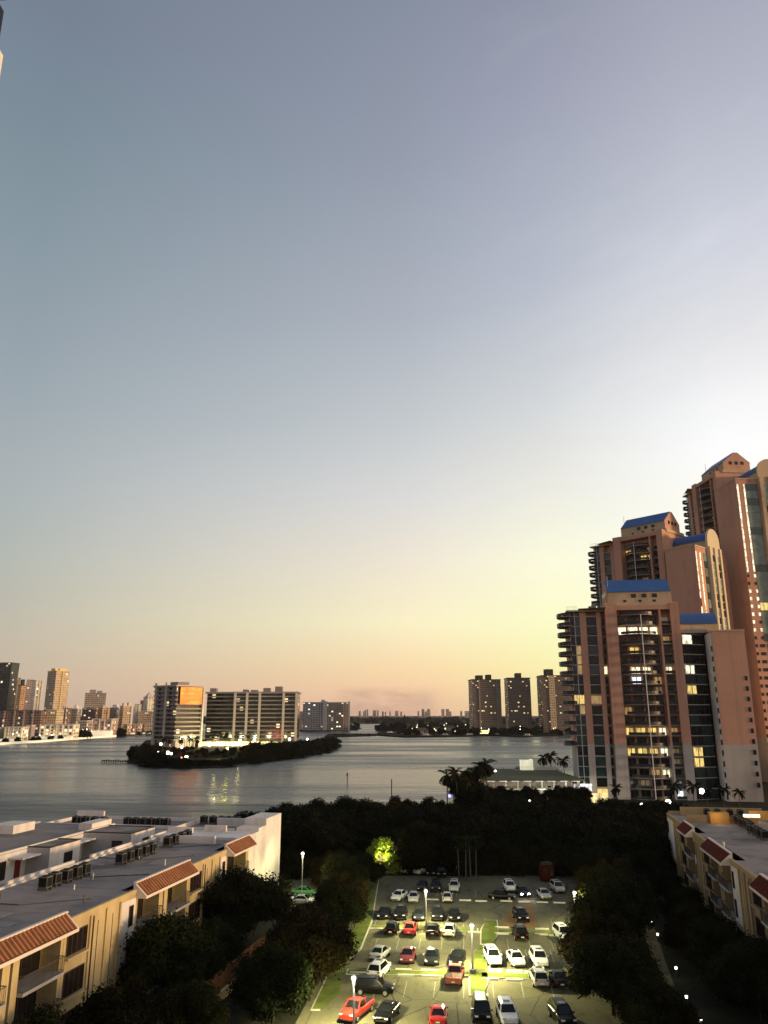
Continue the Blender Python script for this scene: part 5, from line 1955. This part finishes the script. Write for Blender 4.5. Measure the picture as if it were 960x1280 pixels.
# lit terrace between the two
m_ter = M('terrace_stone', (.55, .48, .34), .9, var=.2, vscale=.1)
t = thing('terrace', 'brightly lit pale terrace in front of the long condominium on the island', 'terrace', (X(250, 600), 600, .3))
MB().box(0, X(345, 600) - X(250, 600), 0, 24, 0, 3.4).build('podium', m_ter, t)
MB().box(3, 36, -9, -.01, 0, 1.6).build('steps', m_ter, t)
MB().box(0, 60, 3, 3.4, 3.4, 4.3).build('balustrade', m_ter, t)
for i in range(15):
    x = 1 + i * 4.2
    mb = MB()
    mb.box(x, x + 1.8, -.06, .02, .7, 2.6)
    mb.build('window', lit_mat('terrace_window', (1, .86, .45), 3.0, var=.7, vscale=.4) if i == 0 else bpy.data.materials['terrace_window'], t)
for i, (x, y, z, e, c) in enumerate(((4, -7, 6, 2600, (1, .85, .4)), (16, -8, 6, 2800, (1, .9, .45)), (28, -7, 6, 2800, (.95, 1, .45)), (40, -4, 6, 2200, (1, .88, .4)), (54, -4, 6, 1600, (1, .88, .4)), (-10, -26, 4, 900, (1, .75, .5)))):
    l = bpy.data.lights.new('terrace_glow', 'POINT')
    l.energy = e * 4
    l.color = c
    l.shadow_soft_size = .5
    lo = bpy.data.objects.new('terrace_glow', l)
    COL.objects.link(lo)
    lo.parent = t
    lo.location = (x, y, z)
m_isl = lit_mat('island_globe', (1, .93, .7), 16, var=0)
m_islr = lit_mat('island_red_globe', (1, .22, .10), 22, var=0)
m_isly = lit_mat('island_yellow_globe', (1, .9, .25), 14, var=0)
IL = [(188, 944, 455, 'white lamp on the left tip of the island', m_isl, .8), (198, 941, 462, 'white lamp right of the tip of the island', m_isl, .8), (210, 941, 470, 'pale lamp in front of the gold reflecting condominium', m_isl, .9),
      (214, 942, 452, 'paired lamp beside the pale one before the gold reflecting condominium', m_isl, .6), (226, 955, 438, 'red lamp at the water edge below the gold reflecting condominium', m_islr, .7), (233, 948, 450, 'single white lamp low on the island bank', m_isl, .9),
      (201, 930, 520, 'white lamp among the palms at the left condominium', m_isl, .8), (227, 934, 530, 'pink tinted lamp at the condominium entrance', lit_mat('pink_globe', (1, .5, .6), 12, var=0), .8), (284, 936, 545, 'yellow lamp at the right end of the island terrace', m_isly, 1.0),
      (262, 931, 560, 'bright lamp on the island terrace, left part', m_isl, 1.0), (272, 929, 570, 'bright lamp on the island terrace, middle part', m_isl, 1.0), (300, 926, 575, 'bright lamp on the island terrace, right part', m_isl, 1.0),
      (318, 925, 585, 'lamp between the terrace and the dark island trees', m_isl, .9), (362, 924, 600, 'lamp under the right end of the long condominium', m_isl, .9), (384, 924, 610, 'lamp at the right end of the island trees', m_isl, .7)]
for u, v, y, la, mt, s_ in IL:
    p = D(u, v, y)
    t = thing('island_lamp', la, 'lamp', (p.x, p.y, .3))
    z = max(.8, p.z - .3)
    MB().tube([(0, 0, -.4), (0, 0, z - s_ * .9)], .08, 5).build('post', m_dark, t)
    MB().tube([(0, 0, z - s_), (0, 0, z - s_ * .5), (0, 0, z + s_ * .5), (0, 0, z + s_)], [s_ * .3, s_ * .9, s_ * .9, s_ * .3], 8).build('globe', mt, t, smooth=True)
for u, y, z, e, c in ((224, 437, 2.2, 26000, (1, .14, .05)), (285, 449, 3.2, 5000, (.95, .85, .08)), (272, 449, 3.2, 1800, (1, .8, .3)), (300, 452, 3.2, 1500, (1, .85, .3))):
    l = bpy.data.lights.new('shore_glow', 'POINT')
    l.energy = e
    l.color = c
    l.shadow_soft_size = 1.6
    lo = bpy.data.objects.new('shore_glow', l)
    COL.objects.link(lo)
    lo.location = (X(u, y), y, z)

# --- pier and channel markers
a, b = G(128, 953.5, -.8), G(176, 954.5, -.8)
t = thing('pier', 'low dark wooden pier on piles at the left tip of the island', 'pier', (a.x, a.y, -.8), math.atan2(b.y - a.y, b.x - a.x))
L_ = (b - a).length
m_pier = M('pier_wood', (.03, .026, .02), .9, var=.3)
MB().box(0, L_, -1.2, 1.2, .9, 1.3).build('deck', m_pier, t)
for i in range(9):
    x = .4 + i * (L_ - .8) / 8
    for y in (-1, 1):
        MB().tube([(x, y, -1.5), (x, y, 1.9 if i % 2 else 1.5)], .22, 6).build('pile', m_pier, t)
for u, vb, vt, la in ((434, 981, 966, 'channel marker post with a small board out on the water'), (489.5, 1002, 975, 'bare channel post just beyond the mangrove tops')):
    p = G(u, vb, -.8)
    h = D(u, vt, p.y).z + .8
    t = thing('channel_marker', la, 'post', (p.x, p.y, -.8))
    MB().tube([(0, 0, -1.5), (0, 0, h)], .14, 7).build('post', m_pier, t)
    if u < 450:
        MB().box(-.3, .3, -.18, -.1, h - 1.0, h - .3).build('board', m_pier, t)
    else:
        MB().tube([(0, 0, h), (0, 0, h + .3)], [.2, .05], 7).build('cap', m_pier, t)

# --- far buildings
def far_building(name, label, u0, u1, vt, y, depth, mat, rz=0, group=None, base=.5, pent=(), fins=(), podium=None, finmat=None, capmat=None, taper=0.0, cat='building'):
    x0, x1 = X(u0, y), X(u1, y)
    Wp = x1 - x0
    h = Zv(vt, y) - base
    be = math.atan2((x0 + x1) / 2, y)
    cr, sr = math.cos(R(rz) + be), abs(math.sin(R(rz) + be))
    depth = min(depth, .42 * Wp / max(sr, .05))
    w = (Wp - depth * sr) / cr
    t = thing(name, label, cat, ((x0 + x1) / 2, y + depth / 2, base), R(rz), group)
    f = 1 + taper
    q = depth / 2
    rect = [(-w / 2, -q), (w / 2, -q), (w / 2, q), (-w / 2, q)]
    MB().prism(rect, 0, h, poly1=[(-w / 2 * f, -q * f), (w / 2 * f, -q * f), (w / 2 * f, q), (-w / 2 * f, q)]).build('wall', mat, t)
    c = capmat or m_condw
    MB().box(-w / 2 * f - .4, w / 2 * f + .4, -q - .5, q + .5, h, h + 1.2).build('roof', c, t)
    for a, b, dz in pent:
        MB().box(-w / 2 + w * a, -w / 2 + w * b, -q * .5, q * .4, h + 1.2, h + 1.2 + dz).build('penthouse', c, t)
    for a, b in fins:
        MB().box(-w / 2 + w * a, -w / 2 + w * b, -q - 1.2, -q - .01, 0, h + .5).build('fin', finmat or c, t)
    if podium:
        dw, ph, pm = podium
        MB().box(-w / 2 - dw, w / 2 + dw, -q - 8, -q - 1.25, 0, ph).build('podium', pm, t)
    return t


fm = facade_mat
warm = (1, .82, .45)
B_tan = fm('skyline_tan', (.60, .47, .30), (.30, .22, .13), 3.4, 3.0, .45, .35, .03, warm, .8, seed=1)
B_brown = fm('skyline_brown', (.24, .15, .11), (.06, .045, .04), 3.4, 3.6, .4, .3, .05, warm, .8, seed=2)
B_cream = fm('shore_cream', (.82, .73, .50), (.14, .10, .06), 3.1, 4.6, .4, .42, .34, warm, 1.1, seed=3)
B_white = fm('skyline_white', (.78, .72, .56), (.40, .36, .26), 3.4, 5.2, .3, .4, .02, warm, .8, seed=4)
B_grey = fm('skyline_grey', (.34, .29, .25), (.11, .09, .08), 3.4, 3.2, .45, .3, .04, warm, .8, seed=5)
B_dark = fm('skyline_dark', (.02, .022, .025), (.022, .025, .028), 3.6, 3.0, .2, .12, .02, warm, 1.2, seed=6, grough=.3)
B_gold = fm('skyline_gold', (.58, .35, .16), (.28, .16, .07), 3.4, 2.6, .35, .25, .02, warm, .8, seed=7)
B_mauve = fm('skyline_mauve', (.40, .33, .31), (.18, .15, .14), 3.4, 3.2, .45, .3, .03, warm, .8, seed=8)
B_pink = fm('shore_pink', (.54, .38, .30), (.20, .13, .10), 3.2, 3.8, .35, .35, .18, warm, .8, seed=9)
B_ctr = fm('condo_grey', (.40, .38, .35), (.12, .12, .11), 3.3, 4.2, .45, .35, .06, (1, .9, .62), 1.2, seed=10)
B_tw = fm('twin_tower_skin', (.17, .13, .095), (.05, .042, .035), 3.0, 2.6, .5, .12, .055, (1, .74, .32), .85, slab=(.24, .185, .13), seed=11, grough=.3)
m_goldtop = M('gold_crown', (.80, .60, .28), .7, var=.1)
m_capd = M('dark_cap', (.05, .045, .04), .8)
m_pod = M('glowing_podium', (.78, .72, .55), .9, var=.1, emit=(1, .88, .6), estr=.5)  # podiums and seawall emit in place of light falling on them
SKY_G = 'towers of the skyline across the water'
FB = far_building
FB('skyline_tower', 'dark glass tower with a flared top at the left edge', -9, 10, 829, 1250, 26, B_dark, 0, SKY_G, capmat=m_capd, taper=.30)
FB('skyline_tower', 'narrow dark brown tower touching the dark flared one', 9, 18, 848, 1350, 25, B_brown, 0, SKY_G, capmat=m_capd, fins=((.3, .45),), finmat=m_cond)
FB('skyline_tower', 'slim golden tower with a slanted dark top left of a white one', 16, 25, 857, 1290, 22, B_gold, 42, SKY_G, capmat=m_capd, pent=((.2, .8, 9),))
FB('skyline_tower', 'mauve grey tower partly behind the white banded tower', 25, 34, 850, 1420, 25, B_mauve, 20, SKY_G)
FB('skyline_tower', 'white tower with bright vertical bands beside the tall tan one', 33, 45, 851, 1360, 24, B_white, 36, SKY_G, fins=((.02, .2), (.45, .62), (.8, .98)), finmat=m_white)
FB('skyline_tower', 'tallest tan tower with a bright gold crown on the left skyline', 49, 75, 839, 1200, 34, B_tan, 44, SKY_G, capmat=m_goldtop, pent=((.05, .25, 3.5), (.4, .95, 3.0)), fins=((.46, .5),))
FB('skyline_block', 'long low dark brown block below the golden towers at the left edge', -10, 54, 889, 1090, 30, B_brown, 0, SKY_G, capmat=m_capd, fins=((.2, .23), (.42, .45), (.62, .66), (.82, .85)), finmat=B_mauve)
FB('skyline_block', 'tan block at the foot of the tall tan tower', 54, 74, 888, 1110, 26, B_tan, 0, SKY_G)
FB('skyline_block', 'dark red block with two white vertical stripes', 75, 86, 885, 1140, 24, B_brown, 0, SKY_G, fins=((.28, .42), (.72, .86)), finmat=m_white)
FB('skyline_block', 'dark block with white lights on its roof right of the striped one', 86, 98, 886, 1170, 24, B_grey, 0, SKY_G, pent=((.2, .7, 4),), capmat=m_white)
FB('skyline_block', 'grey tower with a stepped top standing alone behind the shore', 101, 126, 867, 1420, 30, B_grey, 20, SKY_G, pent=((.2, .5, 6), (.55, .8, 4)), capmat=m_cond)
FB('skyline_block', 'brown block in front of the grey stepped tower', 99, 120, 886, 1220, 26, B_brown, 0, SKY_G)
FB('skyline_block', 'orange tan block with cream edges right of the stepped tower', 119, 133, 885, 1200, 24, B_gold, 34, SKY_G, fins=((.0, .12), (.7, .82)), pent=((.2, .6, 3),))
FB('skyline_block', 'grey brown block with bright rooftop boxes, left one of two', 133, 147, 885, 1260, 24, B_grey, 0, SKY_G, pent=((.3, .9, 4),), capmat=m_white)
FB('skyline_block', 'tan block with a bright cream right edge and rooftop boxes', 146, 162, 883, 1240, 26, B_tan, 30, SKY_G, pent=((.1, .4, 4), (.6, .9, 5)), fins=((.8, 1.0),), capmat=m_white)
FB('skyline_block', 'narrow grey block between the tan and the white ones', 160, 167, 884, 1330, 22, B_mauve, 0, SKY_G)
FB('skyline_block', 'white narrow block left of the peaked cream tower', 166, 174, 881, 1300, 22, B_white, 0, SKY_G, fins=((.1, .5),), finmat=m_white)
t = FB('skyline_tower', 'cream tower with a peaked roof just left of the gold reflecting condominium', 176, 189, 872, 1440, 26, B_white, 40, SKY_G)
w_ = X(189, 1440) - X(176, 1440)
h_ = Zv(872, 1440) - .5
MB().prism([(-6, -6), (6, -6), (6, 6), (-6, 6)], h_ + 1.2, h_ + 10, poly1=[(-.6, -.6), (.6, -.6), (.6, .6), (-.6, .6)]).build('peaked_roof', m_condw, t)
FB('skyline_block', 'dark narrow slab left of the peaked cream tower roof', 173, 179, 876, 1480, 22, B_brown, 0, SKY_G)
FB('skyline_block', 'low tan block below the peaked cream tower', 172, 192, 890, 1280, 24, B_tan, 0, SKY_G)
SH_G = 'low buildings along the left shore'
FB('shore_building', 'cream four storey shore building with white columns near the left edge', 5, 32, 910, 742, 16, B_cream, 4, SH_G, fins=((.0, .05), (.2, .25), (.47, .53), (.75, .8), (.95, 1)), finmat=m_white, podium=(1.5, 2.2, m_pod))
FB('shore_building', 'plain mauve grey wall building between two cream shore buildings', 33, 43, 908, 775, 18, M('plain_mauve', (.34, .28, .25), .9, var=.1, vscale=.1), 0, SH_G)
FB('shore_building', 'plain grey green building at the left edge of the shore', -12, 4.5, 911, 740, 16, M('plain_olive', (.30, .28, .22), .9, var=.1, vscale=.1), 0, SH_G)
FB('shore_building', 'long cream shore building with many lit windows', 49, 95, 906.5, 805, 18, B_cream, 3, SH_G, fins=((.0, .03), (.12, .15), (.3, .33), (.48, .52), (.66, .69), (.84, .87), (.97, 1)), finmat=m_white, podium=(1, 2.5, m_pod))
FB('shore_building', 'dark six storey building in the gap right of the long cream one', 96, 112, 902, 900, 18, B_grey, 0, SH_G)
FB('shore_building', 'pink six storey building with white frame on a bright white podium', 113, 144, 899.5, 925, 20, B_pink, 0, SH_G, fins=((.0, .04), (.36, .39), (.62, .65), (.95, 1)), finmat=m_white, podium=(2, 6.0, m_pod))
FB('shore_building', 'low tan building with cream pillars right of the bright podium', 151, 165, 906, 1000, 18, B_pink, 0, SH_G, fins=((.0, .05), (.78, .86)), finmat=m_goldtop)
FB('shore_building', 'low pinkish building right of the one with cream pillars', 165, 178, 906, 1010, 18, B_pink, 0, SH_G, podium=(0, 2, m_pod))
FB('shore_building', 'low building at the shore end beside the gold reflecting condominium', 180, 193, 905, 1020, 18, B_tan, 0, SH_G, podium=(0, 2, m_pod))
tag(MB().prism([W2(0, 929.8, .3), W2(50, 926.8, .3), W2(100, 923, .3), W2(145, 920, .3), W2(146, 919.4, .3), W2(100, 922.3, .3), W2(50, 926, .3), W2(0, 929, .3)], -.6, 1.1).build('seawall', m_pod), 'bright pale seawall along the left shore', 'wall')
for i, u in enumerate((2, 18, 38, 44, 60, 72, 84, 99, 104, 110, 146, 149, 152, 170, 183, 186)):
    v = np.interp(u, [0, 50, 100, 145, 215], [929, 926, 922.5, 919.5, 916.3])
    p = G(u, v, .5)
    s = 1.25 if i in (7, 8, 10, 11) else .62
    tree('isl%d' % (i % 3), (p.x, p.y + 6, .5), s, 'dark tree between the low buildings on the left shore', 'trees on the left shore')

# concave grey condominium across the channel
t = thing('condominium', 'pale grey slab condominium with a white stair tower across the channel', 'building', (X(407, 1270), 1270, .5))
hh = Zv(879, 1270)
for u0, u1, rz_, sx_ in ((378, 408, -10, -1), (408, 437, 9, 1)):
    w = X(u1, 1270) - X(u0, 1270)
    Mx = Matrix.Translation(((X((u0 + u1) / 2, 1270) - X(407, 1270)), 0 if sx_ < 0 else 1, 0)) @ Matrix.Rotation(R(rz_), 4, 'Z')
    MB().box(-w / 2, w / 2, 0, 18, 0, hh, 0, Mx).build('wall', B_ctr if sx_ < 0 else fm('condo_tan_grey', (.36, .30, .24), (.10, .09, .08), 3.3, 4.0, .45, .35, .08, (1, .9, .62), 1.2, seed=21), t)
    MB().box(-w / 2 - .5, w / 2 + .5, -.6, 18.5, hh, hh + 1.3, 0, Mx).build('roof', m_condw, t)
MB().box(-4, 2.5, -6, 6, 0, hh + 2.5).build('stair_tower', m_condw, t)
MB().box(-8, -2, 4, 12, hh + 1.3, hh + 5).build('penthouse', m_condw, t)
MB().box(36, 39, -9, -1, 0, hh + 2).build('end_wall', m_condw, t)
FB('shore_building', 'small dark block behind the pale grey condominium', 371, 380, 890, 1330, 18, B_grey, 0, None)

# three brown towers on the right
TW = 'brown towers across the bay'
FB('bay_tower', 'leftmost of three brown towers across the bay, two roof boxes', 588, 629, 850, 1150, 34, B_tw, 3, TW, pent=((.2, .42, 6), (.56, .72, 7)), fins=((.22, .27), (.84, .86)), finmat=m_cond, capmat=m_capd)
FB('bay_tower', 'middle of three brown towers across the bay, single roof box', 634, 667, 848, 1165, 34, B_tw, 0, TW, pent=((.42, .66, 7),), fins=((.78, .80),), finmat=m_cond, capmat=m_capd)
FB('bay_tower', 'rightmost of three brown towers, touching the nearest pink tower balconies', 676, 716, 845, 1130, 34, B_tw, 0, TW, pent=((.22, .5, 9),), fins=((.26, .48),), finmat=B_tan, capmat=m_capd)

# houses, boats, trees and lamps of the right shore
m_rf = M('house_roof', (.10, .085, .07), .9, var=.2)
m_hw = M('house_wall', (.42, .36, .28), .9, var=.1)
for i, (u, v, w, la) in enumerate(((528, 917, 16, 'low house with a hipped roof behind moored boats'), (545, 915, 18, 'low house left of the lit one on the far bank'), (562, 913, 16, 'small pale house among far trees'), (577, 914, 15, 'dim house near the leftmost brown tower'),
                                   (605, 917, 14, 'bright yellow lit house at the water below the leftmost brown tower'), (655, 911, 20, 'long roofed house below the middle brown tower'), (690, 914, 24, 'low house right of the brown towers by the water'))):
    p = G(u, v, .5)
    t = thing('house', la, 'house', (p.x, p.y, .5), R(random.uniform(-15, 15)))
    lit_ = i == 4
    MB().box(-w / 2, w / 2, 0, 10, 0, 4.2).build('wall', lit_mat('house_glow', (1, .85, .35), 2.2, var=.5, vscale=.2) if lit_ else m_hw, t)
    MB().prism([(-w / 2 - 1, -1), (w / 2 + 1, -1), (w / 2 + 1, 11), (-w / 2 - 1, 11)], 4.2, 7.2, poly1=[(-w / 4, 4.5), (w / 4, 4.5), (w / 4, 5.5), (-w / 4, 5.5)]).build('roof', m_rf, t)
    for x in (-w * .25, w * .2):
        MB().box(x - .9, x + .9, -.1, -.02, 1, 3).build('window', m_dglass, t)
m_hull = M('boat_hull', (.62, .60, .56), .4, var=.05)


def boat(u, v, L, la, rz=0):
    p = G(u, v, -.8)
    t = thing('motor_boat', la, 'boat', (p.x, p.y, -.8), R(rz), 'boats moored on the right shore')
    hl = [(-L / 2, -1.7), (L * .2, -1.8), (L * .5, 0), (L * .2, 1.8), (-L / 2, 1.7)]
    MB().prism([(x * .94, y * .8) for x, y in hl], -.3, 1.5, poly1=hl).build('hull', m_hull, t)
    MB().prism([(-L * .3, -1.2), (L * .12, -1.1), (L * .2, 0), (L * .12, 1.1), (-L * .3, 1.2)], 1.5, 3.0).build('cabin', m_hull, t)
    MB().box(-L * .25, L * .1, -1.25, 1.25, 2.0, 2.6).build('window', m_dglass, t)


for u, v, L, la, rz in ((508, 918.5, 17, 'white motor yacht at the left end of the right shore', 175), (488, 917, 12, 'small boat by the dark spit left of the white yacht', 10), (520, 919, 11, 'small boat just right of the white yacht', 170),
                        (533, 920.3, 12, 'boat moored before the hipped roof house', 5), (556, 920, 12, 'boat in the middle of the moored row', 175), (588, 920, 14, 'long boat left of the bright yellow house', 0), (622, 919.6, 20, 'long low dark yacht right of the bright yellow house', 178),
                        (660, 920.5, 12, 'boat below the middle brown tower', 0), (480, 909, 26, 'long white vessel in the channel mouth', -25)):
    boat(u, v, L, la, rz)
random.seed(77)
TRL = 'dark tree on the right shore below the brown towers and along the channel'
for i in range(150):
    u = random.uniform(472, 735)
    v = random.choice((918.5, 917, 915, 912, 909, 906))
    if u < 500 and v > 913:
        v = 913
    if 596 < u < 614 and v > 914:
        continue
    p = G(u, v, .5)
    tree('isl%d' % random.randrange(3), (p.x, p.y, .4), random.uniform(.75, 1.35) * (1 if v > 914 else 1.25), TRL, 'trees on the right shore')
for i in range(16):
    u = random.uniform(424, 446)
    p = G(u, random.uniform(908, 912), .5)
    tree('isl%d' % random.randrange(3), (p.x, p.y, .4), random.uniform(.8, 1.3), 'dark tree beside the right end of the pale grey condominium', 'trees by the grey condominium')
for i in range(12):
    u = random.uniform(410, 466)
    p = G(u, 919, .2)
    tree('isl%d' % random.randrange(3), (p.x, p.y, .2), random.uniform(.2, .34), 'low bush on the dark spit between the island and the right shore', 'bushes on the spit')
m_pt = lit_mat('shore_point', (1, .88, .6), 9, var=0)
m_ptr_ = lit_mat('shore_point_amber', (1, .5, .18), 6, var=0)
for i in range(64):
    if i < 48:
        u = random.uniform(515, 720)
        v = random.uniform(908, 919)
    else:
        u = random.uniform(0, 190)
        v = np.interp(u, [0, 50, 100, 145, 215], [928, 925, 921.5, 918.5, 915.3])
    p = G(u, v, .5)
    z = random.uniform(3.5, 8)
    t = thing('shore_lamp', 'tiny lamp on the right shore between trees and boats' if i < 48 else 'tiny lamp along the left shore in front of the low buildings', 'lamp', (p.x, p.y - 8, .3), 0, 'lamps of the right shore' if i < 48 else 'lamps of the left shore')
    MB().tube([(0, 0, -.5), (0, 0, z)], .09, 5).build('post', m_dark, t)
    s_ = .5 * random.uniform(.7, 1.3)
    MB().tube([(0, 0, z), (0, 0, z + s_), (0, 0, z + 2 * s_)], [s_ * .4, s_, s_ * .4], 7).build('globe', m_ptr_ if i % 4 == 1 else m_pt, t)

# far wood and hazy far skyline
V, F = [], []
r_ = np.random.default_rng(5)
cs, rs = [], []
for i in range(900):
    y = r_.uniform(2320, 3600)
    x = r_.uniform(-.5, .75) * y
    cs.append((x, y, r_.uniform(2, 9)))
    rs.append(r_.uniform(9, 16))
V, F = leaf_cloud(cs, rs, .35, 4.5, .7, 9)
o = bpy.data.objects.new('far_wood', mesh_np('far_wood', V, F, m_leaf3))
COL.objects.link(o)
tag(o, 'low dark band of far trees along the horizon', 'trees', kind='stuff')
m_hz = fm('hazed_skyline_skin', (.32, .26, .22), (.2, .17, .15), 4, 5, .4, .3, .03, warm, 1.2, seed=31)  # distance haze put into the skin colour
random.seed(5)
for i in range(34):
    u = random.uniform(438, 592) if i < 28 else random.uniform(-5, 190)
    y = random.uniform(5200, 7000)
    hgt = random.choice((886.5, 888, 889, 890, 890.5, 889.5))
    FB('distant_building', 'tiny hazy building on the far horizon beyond the channel', u, u + random.uniform(1.2, 4.5), hgt, y, 40, m_hz, 0, 'distant buildings on the horizon', capmat=m_hz)
# ------------------------------------------------------------------ small things behind the lot
m_binr = M('red_bin_paint', (.035, .003, .003), .6, var=.2)
p = G(686, 1103, 0)
t = thing('storage_bin', 'rounded dark red bin with a dull yellow lid in the shade behind the lot', 'bin', (p.x, p.y + 1, 0))
MB().tube([(0, 0, 0), (0, 0, .3), (0, 0, 1.6), (0, 0, 2.3)], [.95, 1.15, 1.2, .95], 16).build('body', m_binr, t, smooth=True)
MB().tube([(0, 0, 2.3), (0, 0, 2.5), (0, 0, 2.7)], [1.0, .9, .4], 16).build('lid', M('bin_lid', (.04, .035, .012), .7), t, smooth=True)
MB().box(.3, .7, -1.2, -1.05, .9, 1.6).build('panel', M('bin_panel', (.05, .04, .015), .7), t)

# ------------------------------------------------------------------ thin air over the bay
hz = MB().box(-6000, 6000, -400, 9000, -4, 190).build('haze', bpy.data.materials.new('haze'))
hm = bpy.data.materials['haze']
hm.use_nodes = True
hn = hm.node_tree
for nd in list(hn.nodes):
    if nd.type != 'OUTPUT_MATERIAL':
        hn.nodes.remove(nd)
pv = hn.nodes.new('ShaderNodeVolumePrincipled')
pv.inputs['Color'].default_value = (.9, .88, .86, 1)
pv.inputs['Density'].default_value = .00003
hn.links.new(pv.outputs[0], hn.nodes['Material Output'].inputs['Volume'])
tag(hz, 'faint dusk haze over the bay', 'haze', kind='stuff')
S.cycles.volume_bounces = 0
